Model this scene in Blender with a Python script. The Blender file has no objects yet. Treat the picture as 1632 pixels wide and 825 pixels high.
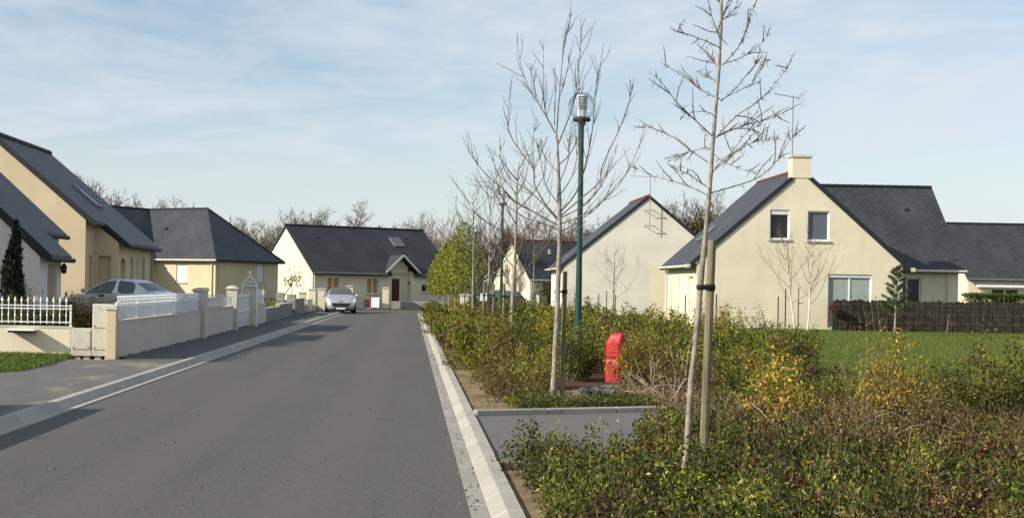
import bpy, bmesh, math, random
import numpy as np
from mathutils import Vector, Matrix
R = math.radians
S = bpy.context.scene
COL = S.collection

# ------------------------------------------------------------------ camera
cam = bpy.data.cameras.new('camera')
cam_o = bpy.data.objects.new('camera', cam); COL.objects.link(cam_o)
cam.sensor_width = 36.0
cam.lens = 36.0 * 2200 / 1632
cam.shift_x = (816 - 663) / 1632
cam.shift_y = (455 - 412.5) / 1632
cam.clip_start = 0.1; cam.clip_end = 6000
cam_o.matrix_world = Matrix.Translation((0, 0, 1.7)) @ Matrix.Rotation(R(90), 4, 'X') @ Matrix.Rotation(R(1.0), 4, 'Z')
S.camera = cam_o

# ------------------------------------------------------------------ sky, sun, exposure
SUN_EL, SUN_BEHIND = 28.0, 24.0      # low sun from the left and slightly behind the camera
w = bpy.data.worlds.new('World'); S.world = w; w.use_nodes = True
nt = w.node_tree; nt.nodes.clear()
def nd(t, **k):
    n = nt.nodes.new(t)
    for a, v in k.items(): setattr(n, a, v)
    return n
def ln(a, b): nt.links.new(a, b)
out = nd('ShaderNodeOutputWorld'); bg = nd('ShaderNodeBackground'); bg.inputs[1].default_value = 0.105
sky = nd('ShaderNodeTexSky'); sky.sky_type = 'NISHITA'; sky.sun_disc = False
sky.sun_elevation = R(SUN_EL); sky.sun_rotation = R(270 - SUN_BEHIND); sky.air_density = 1.0; sky.dust_density = 0.6; sky.ozone_density = 1.2
tc = nd('ShaderNodeTexCoord'); sep = nd('ShaderNodeSeparateXYZ'); ln(tc.outputs['Generated'], sep.inputs[0])
def mth(op, a, b=None, clamp=False):
    n = nd('ShaderNodeMath', operation=op, use_clamp=clamp)
    for i, v in enumerate((a, b)):
        if v is None: continue
        if isinstance(v, (int, float)): n.inputs[i].default_value = v
        else: ln(v, n.inputs[i])
    return n.outputs[0]
zc = mth('MAXIMUM', sep.outputs['Z'], 0.0); zz = mth('ADD', zc, 0.07)
cx_, cy_ = mth('DIVIDE', sep.outputs['X'], zz), mth('DIVIDE', sep.outputs['Y'], zz)
cmb = nd('ShaderNodeCombineXYZ'); ln(cx_, cmb.inputs[0]); ln(cy_, cmb.inputs[1])
mp = nd('ShaderNodeMapping'); ln(cmb.outputs[0], mp.inputs[0]); mp.inputs['Rotation'].default_value = (0, 0, R(25)); mp.inputs['Scale'].default_value = (0.75, 0.5, 1); mp.inputs['Location'].default_value = (2.1, 0.7, 0)
nz = nd('ShaderNodeTexNoise'); ln(mp.outputs[0], nz.inputs['Vector']); nz.inputs['Scale'].default_value = 0.85; nz.inputs['Detail'].default_value = 9; nz.inputs['Roughness'].default_value = 0.55; nz.inputs['Distortion'].default_value = 1.1
nz2 = nd('ShaderNodeTexNoise'); ln(mp.outputs[0], nz2.inputs['Vector']); nz2.inputs['Scale'].default_value = 4.5; nz2.inputs['Detail'].default_value = 8; nz2.inputs['Roughness'].default_value = 0.65; nz2.inputs['Distortion'].default_value = 0.8
mixn = mth('ADD', mth('MULTIPLY', nz.outputs[0], 0.72), mth('MULTIPLY', nz2.outputs[0], 0.28))
cr = nd('ShaderNodeMapRange'); ln(mixn, cr.inputs[0]); cr.inputs[1].default_value = 0.375; cr.inputs[2].default_value = 0.61; cr.inputs[3].default_value = 0.06; cr.inputs[4].default_value = 0.90
hz = nd('ShaderNodeMapRange'); ln(sep.outputs['Z'], hz.inputs[0]); hz.inputs[1].default_value = 0.0; hz.inputs[2].default_value = 0.16; hz.inputs[3].default_value = 0.95; hz.inputs[4].default_value = 0.0
mixc = nd('ShaderNodeMix', data_type='RGBA'); ln(mth('MAXIMUM', cr.outputs[0], hz.outputs[0]), mixc.inputs[0]); ln(sky.outputs[0], mixc.inputs[6]); mixc.inputs[7].default_value = (5.2, 5.6, 6.05, 1)
ln(mixc.outputs[2], bg.inputs[0]); ln(bg.outputs[0], out.inputs[0])

sl = bpy.data.lights.new('sun', 'SUN'); sl.energy = 4.8; sl.angle = R(0.5); sl.color = (1.0, 0.92, 0.78)
sun = bpy.data.objects.new('sun', sl); COL.objects.link(sun)
to_sun = Vector((-math.cos(R(SUN_EL)) * math.cos(R(SUN_BEHIND)), -math.cos(R(SUN_EL)) * math.sin(R(SUN_BEHIND)), math.sin(R(SUN_EL))))
sun.rotation_euler = to_sun.to_track_quat('Z', 'Y').to_euler(); sun.location = (-30, -10, 40)
S.view_settings.view_transform = 'Standard'; S.view_settings.look = 'None'; S.view_settings.exposure = 0.42; S.view_settings.gamma = 1.0; S.view_settings.use_curve_mapping = False
S.cycles.max_bounces = 6; S.cycles.transparent_max_bounces = 12

# ------------------------------------------------------------------ materials
def srgb(r, g, b):
    f = lambda c: (c / 255 / 12.92) if c / 255 <= 0.04045 else ((c / 255 + 0.055) / 1.055) ** 2.4
    return (f(r), f(g), f(b))
class Mat:
    def __init__(s, name, rough=0.8, spec=0.3, metal=0.0):
        s.m = bpy.data.materials.new(name); s.m.use_nodes = True; s.t = s.m.node_tree
        s.p = s.t.nodes['Principled BSDF']; s.o = s.t.nodes['Material Output']
        s.p.inputs['Roughness'].default_value = rough; s.p.inputs['Specular IOR Level'].default_value = spec; s.p.inputs['Metallic'].default_value = metal
    def n(s, t, **k):
        n = s.t.nodes.new(t)
        for a, v in k.items(): setattr(n, a, v)
        return n
    def l(s, a, b): s.t.links.new(a, b)
    def coord(s, which='Object'):
        return s.n('ShaderNodeTexCoord').outputs[which]
    def noise(s, scale, detail=5, rough=0.6, vec=None, stretch=None):
        n = s.n('ShaderNodeTexNoise'); n.inputs['Scale'].default_value = scale; n.inputs['Detail'].default_value = detail; n.inputs['Roughness'].default_value = rough
        v = vec or s.coord()
        if stretch:
            mp = s.n('ShaderNodeMapping'); mp.inputs['Scale'].default_value = stretch; s.l(v, mp.inputs[0]); v = mp.outputs[0]
        s.l(v, n.inputs['Vector']); return n.outputs[0]
    def ramp(s, fac, stops):
        r = s.n('ShaderNodeValToRGB'); e = r.color_ramp.elements
        while len(e) < len(stops): e.new(0.5)
        for q, (p, c) in zip(e, stops): q.position = p; q.color = (*c, 1)
        s.l(fac, r.inputs[0]); return r.outputs[0]
    def mix(s, fac, a, b, blend='MIX'):
        x = s.n('ShaderNodeMix', data_type='RGBA', blend_type=blend)
        for i, v in ((0, fac), (6, a), (7, b)):
            if isinstance(v, (int, float)): x.inputs[i].default_value = v
            elif isinstance(v, tuple): x.inputs[i].default_value = (*v, 1)
            else: s.l(v, x.inputs[i])
        return x.outputs[2]
    def base(s, c):
        if isinstance(c, tuple): s.p.inputs['Base Color'].default_value = (*c, 1)
        else: s.l(c, s.p.inputs['Base Color'])
    def bump(s, h, strength=0.3, dist=0.02):
        b = s.n('ShaderNodeBump'); b.inputs['Strength'].default_value = strength; b.inputs['Distance'].default_value = dist
        s.l(h, b.inputs['Height']); s.l(b.outputs[0], s.p.inputs['Normal'])
M = {}
def plain(name, c, rough=0.6, spec=0.3, metal=0.0, var=0.12, scale=6):
    a = Mat(name, rough, spec, metal)
    lo = tuple(x * (1 - var) for x in c); hi = tuple(min(1, x * (1 + var)) for x in c)
    a.base(a.ramp(a.noise(scale), [(0.3, lo), (0.7, hi)])); M[name] = a.m; return a
def render_mat(name, c):
    a = Mat(name, 0.92, 0.15)
    big = a.noise(0.5, 4); fine = a.noise(60, 3)
    streak = a.noise(1.0, 5, 0.6, None, (3.0, 3.0, 0.25))
    lo = tuple(x * 0.88 for x in c); hi = tuple(x * 1.06 for x in c)
    col = a.ramp(big, [(0.3, lo), (0.7, hi)])
    col = a.mix(a.ramp(streak, [(0.45, (0, 0, 0)), (0.75, (0.2, 0.2, 0.2))]), col, tuple(x * 0.72 for x in c))
    a.base(col); a.bump(fine, 0.35, 0.006); M[name] = a.m
render_mat('cream_render', (0.73, 0.665, 0.51))
render_mat('pale_render', (0.72, 0.68, 0.59))
render_mat('tan_render', (0.64, 0.53, 0.36))
render_mat('grey_render', (0.62, 0.57, 0.48))
render_mat('white_render', (0.74, 0.72, 0.66))
def slate(name, c, rough=0.5):
    a = Mat(name, rough, 0.42)
    uv = a.coord('UV')
    br = a.n('ShaderNodeTexBrick'); br.offset = 0.5; a.l(uv, br.inputs['Vector'])
    br.inputs['Scale'].default_value = 1.0; br.inputs['Brick Width'].default_value = 0.26; br.inputs['Row Height'].default_value = 0.17
    br.inputs['Mortar Size'].default_value = 0.018; br.inputs['Mortar Smooth'].default_value = 0.3; br.inputs['Bias'].default_value = -0.1
    br.inputs['Color1'].default_value = (*[x * 0.8 for x in c], 1); br.inputs['Color2'].default_value = (*[x * 1.25 for x in c], 1); br.inputs['Mortar'].default_value = (*[x * 0.35 for x in c], 1)
    pat = a.noise(0.7, 6, 0.65, uv, (1, 0.5, 1))
    a.base(a.mix(a.ramp(pat, [(0.4, (0, 0, 0)), (0.75, (0.5, 0.5, 0.5))]), br.outputs['Color'], (c[0] * 1.9, c[1] * 1.85, c[2] * 1.6)))
    a.bump(br.outputs['Fac'], 0.5, -0.01); M[name] = a.m
slate('slate', (0.042, 0.045, 0.052)); slate('dark_slate', (0.030, 0.032, 0.038), 0.55)
plain('slate_edge', (0.022, 0.023, 0.028), 0.6)
plain('red_tile', (0.20, 0.045, 0.03), 0.75)
plain('white_pvc', (0.78, 0.79, 0.80), 0.35, 0.45, var=0.04)
plain('cream_gutter', (0.62, 0.57, 0.46), 0.4)
plain('grey_sill', (0.42, 0.40, 0.36), 0.8)
plain('roller_shutter', (0.70, 0.72, 0.76), 0.45, var=0.04)
plain('brown_door', (0.075, 0.022, 0.012), 0.5)
plain('orange_wood', (0.28, 0.075, 0.018), 0.5)
plain('blue_white_door', (0.62, 0.68, 0.75), 0.45)
plain('dark_recess', (0.035, 0.03, 0.026), 0.8)
plain('shade_tan', (0.42, 0.33, 0.21), 0.9)
plain('curtain', (0.42, 0.27, 0.12), 0.8, var=0.25)
plain('pale_curtain', (0.30, 0.36, 0.33), 0.6, var=0.15)
def glassy(name, c, rough=0.06):
    a = Mat(name, rough, 0.3); a.base(c); M[name] = a.m
glassy('window_glass', (0.02, 0.023, 0.027)); glassy('car_glass', (0.085, 0.105, 0.105), 0.08); glassy('skylight_glass', (0.10, 0.12, 0.15))
def silver(name, c):
    a = Mat(name, 0.32, 0.5, 0.55); a.base(c); a.p.inputs['Coat Weight'].default_value = 1.0; a.p.inputs['Coat Roughness'].default_value = 0.08; M[name] = a.m
silver('silver_paint', (0.52, 0.54, 0.58)); silver('pale_silver_paint', (0.56, 0.57, 0.58)); silver('black_paint', (0.015, 0.016, 0.02))
plain('rubber', (0.018, 0.018, 0.019), 0.85); plain('black_plastic', (0.02, 0.02, 0.022), 0.6)
a = plain('alloy', (0.5, 0.51, 0.53), 0.3, 0.5, 0.8); a = plain('lamp_lens', (0.75, 0.77, 0.8), 0.12, 0.6); plain('tail_lens', (0.32, 0.02, 0.02), 0.2, 0.5)
plain('plate_white', (0.75, 0.75, 0.72), 0.5)
plain('green_pole', (0.010, 0.052, 0.040), 0.4, 0.4, var=0.2); plain('lamp_metal', (0.78, 0.80, 0.82), 0.35, 0.5, 0.2)
plain('grey_metal', (0.22, 0.23, 0.24), 0.5, 0.4, 0.5); plain('dark_post', (0.02, 0.035, 0.03), 0.6); plain('strap_rubber', (0.015, 0.015, 0.016), 0.8)
plain('board_white', (0.80, 0.80, 0.80), 0.5, var=0.03); plain('red_paint', (0.43, 0.018, 0.024), 0.4, 0.5, var=0.3, scale=9)
# clear globe
a = Mat('clear_globe'); g = a.n('ShaderNodeBsdfGlossy'); g.inputs['Roughness'].default_value = 0.03; tr = a.n('ShaderNodeBsdfTransparent'); tr.inputs[0].default_value = (0.93, 0.95, 0.96, 1)
lw = a.n('ShaderNodeLayerWeight'); lw.inputs[0].default_value = 0.25; mr = a.n('ShaderNodeMapRange'); a.l(lw.outputs['Fresnel'], mr.inputs[0]); mr.inputs[3].default_value = 0.05; mr.inputs[4].default_value = 0.5
ms = a.n('ShaderNodeMixShader'); a.l(mr.outputs[0], ms.inputs[0]); a.l(tr.outputs[0], ms.inputs[1]); a.l(g.outputs[0], ms.inputs[2]); a.l(ms.outputs[0], a.o.inputs[0]); M['clear_globe'] = a.m
# wood, bark
def bark(name, c1, c2, scale=14, st=(1, 1, 0.25)):
    a = Mat(name, 0.9, 0.1); n1 = a.noise(scale, 6, 0.65, None, st); n2 = a.noise(5, 4)
    col = a.ramp(n1, [(0.3, c1), (0.62, c2)]); a.base(a.mix(a.ramp(n2, [(0.5, (0, 0, 0)), (0.7, (0.45, 0.45, 0.45))]), col, tuple(x * 0.55 for x in c1))); a.bump(n1, 0.6, 0.01); M[name] = a.m
bark('pale_bark', (0.13, 0.11, 0.085), (0.36, 0.32, 0.265), 16, (1, 1, 0.7)); bark('twig_bark', (0.095, 0.072, 0.054), (0.185, 0.145, 0.105)); bark('far_bark', (0.085, 0.062, 0.045), (0.19, 0.145, 0.105), 3)
bark('stake_wood', (0.11, 0.10, 0.06), (0.25, 0.22, 0.145), 18, (1, 1, 0.08)); bark('white_bark', (0.45, 0.42, 0.38), (0.7, 0.68, 0.64), 9)
bark('dead_twig', (0.18, 0.135, 0.10), (0.34, 0.275, 0.21), 10); bark('red_twig', (0.10, 0.065, 0.042), (0.23, 0.155, 0.10), 10)
# leaves: colour from the attribute «tint»
def leafmat(name, trans=0.2, rough=0.6):
    a = Mat(name, rough, 0.2); at = a.n('ShaderNodeAttribute'); at.attribute_name = 'tint'
    a.l(at.outputs['Color'], a.p.inputs['Base Color'])
    t = a.n('ShaderNodeBsdfTranslucent'); a.l(at.outputs['Color'], t.inputs[0]); ms = a.n('ShaderNodeMixShader'); ms.inputs[0].default_value = trans
    a.l(a.p.outputs[0], ms.inputs[1]); a.l(t.outputs[0], ms.inputs[2]); a.l(ms.outputs[0], a.o.inputs[0]); M[name] = a.m
leafmat('leaf'); leafmat('dry_leaf', 0.1, 0.8); leafmat('waxy_leaf', 0.18, 0.5)
# ground
a = Mat('asphalt', 0.82, 0.25); co = a.coord()
f1 = a.noise(130, 4, 0.8, co); f2 = a.noise(0.35, 5, 0.6, co, (1, 0.35, 1)); f3 = a.noise(2.2, 6, 0.65, co, (1, 0.12, 1)); vo = a.n('ShaderNodeTexVoronoi'); vo.inputs['Scale'].default_value = 55; a.l(co, vo.inputs['Vector'])
c = a.ramp(f1, [(0.25, (0.030, 0.029, 0.028)), (0.72, (0.168, 0.163, 0.154))])
c = a.mix(a.ramp(f2, [(0.35, (0, 0, 0)), (0.7, (0.45, 0.45, 0.45))]), c, (0.122, 0.116, 0.108))
c = a.mix(a.ramp(f3, [(0.48, (0, 0, 0)), (0.75, (0.5, 0.5, 0.5))]), c, (0.064, 0.062, 0.060))
gm_ = a.noise(24, 3, 0.75, co); c = a.mix(a.ramp(gm_, [(0.35, (0.5, 0.5, 0.5)), (0.6, (0, 0, 0))]), c, (0.045, 0.043, 0.041)); gl_ = a.noise(31, 2, 0.7, co); c = a.mix(a.ramp(gl_, [(0.56, (0, 0, 0)), (0.7, (0.45, 0.45, 0.45))]), c, (0.19, 0.18, 0.165)); wp = a.n('ShaderNodeTexWave'); wp.bands_direction = 'X'; a.l(co, wp.inputs['Vector']); wp.inputs['Scale'].default_value = 0.19; wp.inputs['Distortion'].default_value = 1.2; wp.inputs['Detail'].default_value = 3; wp.inputs['Detail Scale'].default_value = 0.7
c = a.mix(a.ramp(wp.outputs[0], [(0.35, (0, 0, 0)), (0.95, (0.32, 0.32, 0.32))]), c, (0.125, 0.118, 0.108))
ck = a.n('ShaderNodeTexVoronoi'); ck.feature = 'DISTANCE_TO_EDGE'; ck.inputs['Scale'].default_value = 0.33; dn = a.n('ShaderNodeTexNoise'); dn.inputs['Scale'].default_value = 2.0; dn.inputs['Detail'].default_value = 5; a.l(co, dn.inputs['Vector']); a.l(a.mix(0.22, co, dn.outputs['Color']), ck.inputs['Vector'])
c = a.mix(a.ramp(ck.outputs['Distance'], [(0.0, (0.16, 0.16, 0.16)), (0.005, (0, 0, 0))]), c, (0.03, 0.029, 0.028))
st = a.noise(0.9, 3, 0.5, co); c = a.mix(a.ramp(st, [(0.66, (0, 0, 0)), (0.72, (0.4, 0.4, 0.4))]), c, (0.05, 0.048, 0.046))
spots = a.noise(9, 2, 0.5, co); c = a.mix(a.ramp(spots, [(0.70, (0, 0, 0)), (0.76, (0.5, 0.5, 0.5))]), c, (0.24, 0.23, 0.21))
a.base(c); a.bump(vo.outputs['Distance'], 0.35, 0.006); M['asphalt'] = a.m
a = Mat('drive_asphalt', 0.85, 0.2); f1 = a.noise(160, 3, 0.7); f2 = a.noise(0.8, 5); f1 = a.noise(38, 4, 0.75); c = a.ramp(f1, [(0.25, (0.075, 0.073, 0.069)), (0.75, (0.19, 0.182, 0.17))]); a.base(a.mix(a.ramp(f2, [(0.4, (0, 0, 0)), (0.7, (0.4, 0.4, 0.4))]), c, (0.17, 0.163, 0.15))); a.bump(f1, 0.3, 0.004); M['drive_asphalt'] = a.m
a = Mat('verge_grit', 0.9, 0.15); f1 = a.noise(120, 4, 0.7); f2 = a.noise(0.9, 6, 0.65, None, (1.4, 0.6, 1)); f3 = a.noise(3.0, 6, 0.7, None, (0.5, 2.2, 1))
c = a.ramp(f1, [(0.25, (0.06, 0.062, 0.062)), (0.75, (0.215, 0.215, 0.205))])
c = a.mix(a.ramp(f2, [(0.52, (0, 0, 0)), (0.68, (0.75, 0.75, 0.75))]), c, (0.33, 0.27, 0.18)); c = a.mix(a.ramp(f3, [(0.60, (0, 0, 0)), (0.66, (0.5, 0.5, 0.5))]), c, (0.43, 0.36, 0.25)); a.base(c); a.bump(f1, 0.6, 0.012); M['verge_grit'] = a.m
a = Mat('dark_shaded_verge', 0.9, 0.15); f1 = a.noise(90, 4, 0.7); f2 = a.noise(1.2, 6, 0.65); c = a.ramp(f1, [(0.25, (0.07, 0.075, 0.075)), (0.75, (0.17, 0.175, 0.17))]); a.base(a.mix(a.ramp(f2, [(0.45, (0, 0, 0)), (0.7, (0.4, 0.4, 0.4))]), c, (0.18, 0.18, 0.165))); a.bump(f1, 0.6, 0.012); M['dark_shaded_verge'] = a.m  # dark asphalt, made darker still by the fence wall's shadow in its colour
a = Mat('sandy_soil', 0.95, 0.1); f1 = a.noise(70, 5, 0.7); f2 = a.noise(1.6, 6, 0.65); c = a.ramp(f1, [(0.25, (0.17, 0.115, 0.06)), (0.75, (0.42, 0.32, 0.19))]); a.base(a.mix(a.ramp(f2, [(0.42, (0, 0, 0)), (0.62, (0.85, 0.85, 0.85))]), c, (0.13, 0.085, 0.05))); a.bump(f1, 0.8, 0.02); M['sandy_soil'] = a.m
a = Mat('bark_mulch', 0.95, 0.1); f1 = a.noise(45, 6, 0.75); f2 = a.noise(1.2, 5); c = a.ramp(f1, [(0.3, (0.045, 0.026, 0.016)), (0.55, (0.13, 0.075, 0.045)), (0.8, (0.28, 0.18, 0.11))]); a.base(a.mix(a.ramp(f2, [(0.45, (0, 0, 0)), (0.65, (0.6, 0.6, 0.6))]), c, (0.06, 0.05, 0.03))); a.bump(f1, 0.9, 0.03); M['bark_mulch'] = a.m
def grass(name, c1, c2, c3):
    a = Mat(name, 0.9, 0.1); f1 = a.noise(60, 5, 0.75); f2 = a.noise(0.35, 6, 0.65); f3 = a.noise(4, 5, 0.7)
    c = a.ramp(f1, [(0.25, c1), (0.7, c2)]); c = a.mix(a.ramp(f2, [(0.4, (0, 0, 0)), (0.7, (0.7, 0.7, 0.7))]), c, c3); c = a.mix(a.ramp(f3, [(0.5, (0, 0, 0)), (0.72, (0.4, 0.4, 0.4))]), c, c1)
    a.base(c); a.bump(f1, 0.9, 0.05); M[name] = a.m
grass('lawn_grass', (0.07, 0.10, 0.014), (0.15, 0.19, 0.028), (0.125, 0.135, 0.035)); grass('field_grass', (0.05, 0.06, 0.02), (0.10, 0.11, 0.035), (0.09, 0.08, 0.04))
def concrete(name, c):
    a = Mat(name, 0.85, 0.2); f1 = a.noise(90, 4, 0.7); f2 = a.noise(1.3, 6, 0.65); lo = tuple(x * 0.85 for x in c); hi = tuple(x * 1.08 for x in c)
    cc = a.ramp(f1, [(0.3, lo), (0.7, hi)]); sp_ = a.n('ShaderNodeSeparateXYZ'); a.l(a.coord(), sp_.inputs[0]); dv = a.n('ShaderNodeMath', operation='DIVIDE'); a.l(sp_.outputs['Y'], dv.inputs[0]); dv.inputs[1].default_value = 0.9; fl_ = a.n('ShaderNodeMath', operation='FLOOR'); a.l(dv.outputs[0], fl_.inputs[0]); wn = a.n('ShaderNodeTexWhiteNoise', noise_dimensions='1D'); a.l(fl_.outputs[0], wn.inputs['W']); cc = a.mix(a.ramp(wn.outputs['Value'], [(0.0, (0, 0, 0)), (1.0, (0.6, 0.6, 0.6))]), cc, tuple(x * 0.72 for x in c)); gr_ = a.noise(5, 6, 0.7); cc = a.mix(a.ramp(gr_, [(0.55, (0, 0, 0)), (0.7, (0.6, 0.6, 0.6))]), cc, tuple(x * 0.5 for x in c)); a.base(a.mix(a.ramp(f2, [(0.45, (0, 0, 0)), (0.7, (0.5, 0.5, 0.5))]), cc, tuple(x * 0.7 for x in c))); a.bump(f1, 0.4, 0.004); M[name] = a.m
concrete('kerb_concrete', (0.42, 0.395, 0.35)); concrete('gutter_concrete', (0.36, 0.345, 0.315)); concrete('cap_concrete', (0.62, 0.58, 0.50)); concrete('cabinet_plastic', (0.60, 0.57, 0.48))
a = Mat('breeze_block', 0.92, 0.15); br = a.n('ShaderNodeTexBrick'); a.l(a.coord('UV'), br.inputs['Vector']); br.inputs['Scale'].default_value = 1; br.inputs['Brick Width'].default_value = 0.5; br.inputs['Row Height'].default_value = 0.2; br.inputs['Mortar Size'].default_value = 0.012
br.inputs['Color1'].default_value = (0.26, 0.25, 0.235, 1); br.inputs['Color2'].default_value = (0.34, 0.33, 0.31, 1); br.inputs['Mortar'].default_value = (0.2, 0.19, 0.18, 1)
f1 = a.noise(40, 4); a.base(a.mix(a.ramp(f1, [(0.4, (0, 0, 0)), (0.7, (0.4, 0.4, 0.4))]), br.outputs[0], (0.22, 0.21, 0.2))); a.bump(f1, 0.5, 0.01); M['breeze_block'] = a.m
a = Mat('brushwood', 0.95, 0.05); n1 = a.noise(6, 6, 0.75, None, (9, 9, 0.6)); n2 = a.noise(1.0, 4); wv = a.noise(1.0, 2, 0.5, None, (0.3, 0.3, 9))
c = a.ramp(n1, [(0.3, (0.014, 0.012, 0.010)), (0.5, (0.065, 0.055, 0.045)), (0.75, (0.21, 0.18, 0.145))]); c = a.mix(a.ramp(wv, [(0.5, (0, 0, 0)), (0.6, (0.35, 0.35, 0.35))]), c, (0.03, 0.025, 0.02)); mo_ = a.noise(2.2, 6, 0.8, None, (2.5, 1, 1)); c = a.mix(a.ramp(mo_, [(0.42, (0.75, 0.75, 0.75)), (0.6, (0, 0, 0))]), c, (0.022, 0.018, 0.015)); mp_ = a.noise(3.7, 6, 0.8, None, (3, 1, 1)); c = a.mix(a.ramp(mp_, [(0.52, (0, 0, 0)), (0.7, (0.6, 0.6, 0.6))]), c, (0.17, 0.145, 0.11)); a.base(c); a.bump(n1, 1.0, 0.03); M['brushwood'] = a.m
a = Mat('plastic_sheet', 0.35, 0.5); n1 = a.noise(7, 5); a.base(a.ramp(n1, [(0.4, (0.03, 0.03, 0.034)), (0.65, (0.10, 0.10, 0.115))])); a.bump(n1, 0.8, 0.05); M['plastic_sheet'] = a.m

# ------------------------------------------------------------------ mesh helpers
class MB:
    def __init__(s): s.v = []; s.f = []
    def add(s, vs, fs):
        o = len(s.v); s.v += [tuple(p) for p in vs]; s.f += [tuple(i + o for i in f) for f in fs]; return s
    def box(s, x0, x1, y0, y1, z0, z1, mat=None):
        vs = [Vector(p) for p in ((x0, y0, z0), (x1, y0, z0), (x1, y1, z0), (x0, y1, z0), (x0, y0, z1), (x1, y0, z1), (x1, y1, z1), (x0, y1, z1))]
        if mat: vs = [mat @ p for p in vs]
        return s.add(vs, [(0, 3, 2, 1), (4, 5, 6, 7), (0, 1, 5, 4), (1, 2, 6, 5), (2, 3, 7, 6), (3, 0, 4, 7)])
    def quad(s, a, b, c, d): return s.add([a, b, c, d], [(0, 1, 2, 3)])
    def prism(s, poly, y0, y1):
        """poly in (x, z), extruded along y"""
        n = len(poly)
        return s.add([(x, y0, z) for x, z in poly] + [(x, y1, z) for x, z in poly],
                     [tuple(range(n)), tuple(range(2 * n - 1, n - 1, -1))] + [(i, i + n, (i + 1) % n + n, (i + 1) % n) for i in range(n)])
    def tube(s, pts, radii, n=6, cap=True):
        pts = [Vector(p) for p in pts]
        if isinstance(radii, (int, float)): radii = [radii] * len(pts)
        ref = Vector((0.31, 0.87, 0.2)).normalized(); vs = []
        for i, p in enumerate(pts):
            d = (pts[min(i + 1, len(pts) - 1)] - pts[max(i - 1, 0)])
            if d.length < 1e-7: d = Vector((0, 0, 1))
            d.normalize(); a = d.cross(ref)
            if a.length < 1e-3: a = d.cross(Vector((1, 0, 0)))
            a.normalize(); b = d.cross(a)
            for k in range(n):
                t = 2 * math.pi * k / n; vs.append(p + (a * math.cos(t) + b * math.sin(t)) * radii[i])
        fs = [(i * n + k, i * n + (k + 1) % n, (i + 1) * n + (k + 1) % n, (i + 1) * n + k) for i in range(len(pts) - 1) for k in range(n)]
        if cap and n > 2: fs += [tuple(range(n - 1, -1, -1)), tuple(range((len(pts) - 1) * n, len(pts) * n))]
        return s.add(vs, fs)
    def lathe(s, prof, n=20, c=(0, 0)):
        m = len(prof); vs = [(c[0] + r * math.cos(2 * math.pi * k / n), c[1] + r * math.sin(2 * math.pi * k / n), z) for r, z in prof for k in range(n)]
        fs = [(i * n + k, i * n + (k + 1) % n, (i + 1) * n + (k + 1) % n, (i + 1) * n + k) for i in range(m - 1) for k in range(n)]
        fs += [tuple(range(n - 1, -1, -1)), tuple(range((m - 1) * n, m * n))]
        return s.add(vs, fs)
    def mesh(s, name, mat, smooth=False):
        me = bpy.data.meshes.new(name); me.from_pydata(s.v, [], s.f); me.materials.append(M[mat])
        if s.f:
            no = np.empty(len(me.polygons) * 3); me.polygons.foreach_get('normal', no); no = no.reshape(-1, 3)
            lt = np.empty(len(me.polygons), int); me.polygons.foreach_get('loop_total', lt)
            li = np.empty(len(me.loops), int); me.loops.foreach_get('vertex_index', li)
            P = np.array(s.v)[li]; N = np.repeat(no, lt, axis=0)
            t = np.stack([-N[:, 1], N[:, 0], np.zeros(len(N))], 1); L = np.linalg.norm(t, axis=1); flat = L < 1e-4
            t[flat] = (1, 0, 0); L[flat] = 1; t /= L[:, None]; b = np.cross(N, t)
            uv = np.stack([(P * t).sum(1), (P * b).sum(1)], 1).astype(np.float32)
            u = me.uv_layers.new(name='UVMap'); u.data.foreach_set('uv', uv.ravel())
        if smooth: me.polygons.foreach_set('use_smooth', [True] * len(me.polygons))
        return me
    def build(s, name, mat, parent=None, loc=(0, 0, 0), rz=0, smooth=False, bevel=0):
        o = bpy.data.objects.new(name, s.mesh(name, mat, smooth)); COL.objects.link(o); o.location = loc; o.rotation_euler = (0, 0, rz)
        if parent: o.parent = parent
        if bevel:
            b = o.modifiers.new('bevel', 'BEVEL'); b.width = bevel; b.segments = 2; b.limit_method = 'ANGLE'
        return o
def tag(o, label=None, cat=None, group=None, kind=None):
    for k, v in (('label', label), ('category', cat), ('group', group), ('kind', kind)):
        if v: o[k] = v
    return o
def thing(name, label, cat, loc=(0, 0, 0), rz=0, group=None):
    o = bpy.data.objects.new(name, None); o.empty_display_size = 0.2; COL.objects.link(o); o.location = loc; o.rotation_euler = (0, 0, rz)
    return tag(o, label, cat, group)
def struct(name, mb, mat, **k): return tag(mb.build(name, mat, **k), kind='structure')
def copy_tree(o, parent=None):
    c = o.copy(); COL.objects.link(c)
    if parent: c.parent = parent
    for ch in list(o.children): copy_tree(ch, c)
    return c
def place(o, loc, rz=0, label=None, scale=None, group=None):
    o.location = loc; o.rotation_euler = (0, 0, rz)
    if scale: o.scale = scale if isinstance(scale, tuple) else (scale,) * 3
    if label: o['label'] = label
    if group: o['group'] = group
    return o
def vis(o, base):
    return o
def fast_mesh(name, verts, k, mat, tint=None):
    """verts: (n*k, 3) array of n faces of k corners each; tint: (n, 3) colour per face"""
    n = len(verts) // k; me = bpy.data.meshes.new(name)
    me.vertices.add(n * k); me.vertices.foreach_set('co', np.asarray(verts, np.float32).ravel())
    me.loops.add(n * k); me.loops.foreach_set('vertex_index', np.arange(n * k, dtype=np.int32))
    me.polygons.add(n); me.polygons.foreach_set('loop_start', np.arange(0, n * k, k, dtype=np.int32)); me.polygons.foreach_set('loop_total', np.full(n, k, np.int32))
    me.update(calc_edges=True)
    if tint is not None:
        at = me.attributes.new('tint', 'FLOAT_COLOR', 'POINT'); c = np.ones((n * k, 4), np.float32); c[:, :3] = np.repeat(tint, k, axis=0); at.data.foreach_set('color', c.ravel())
    me.materials.append(M[mat]); return me
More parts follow.
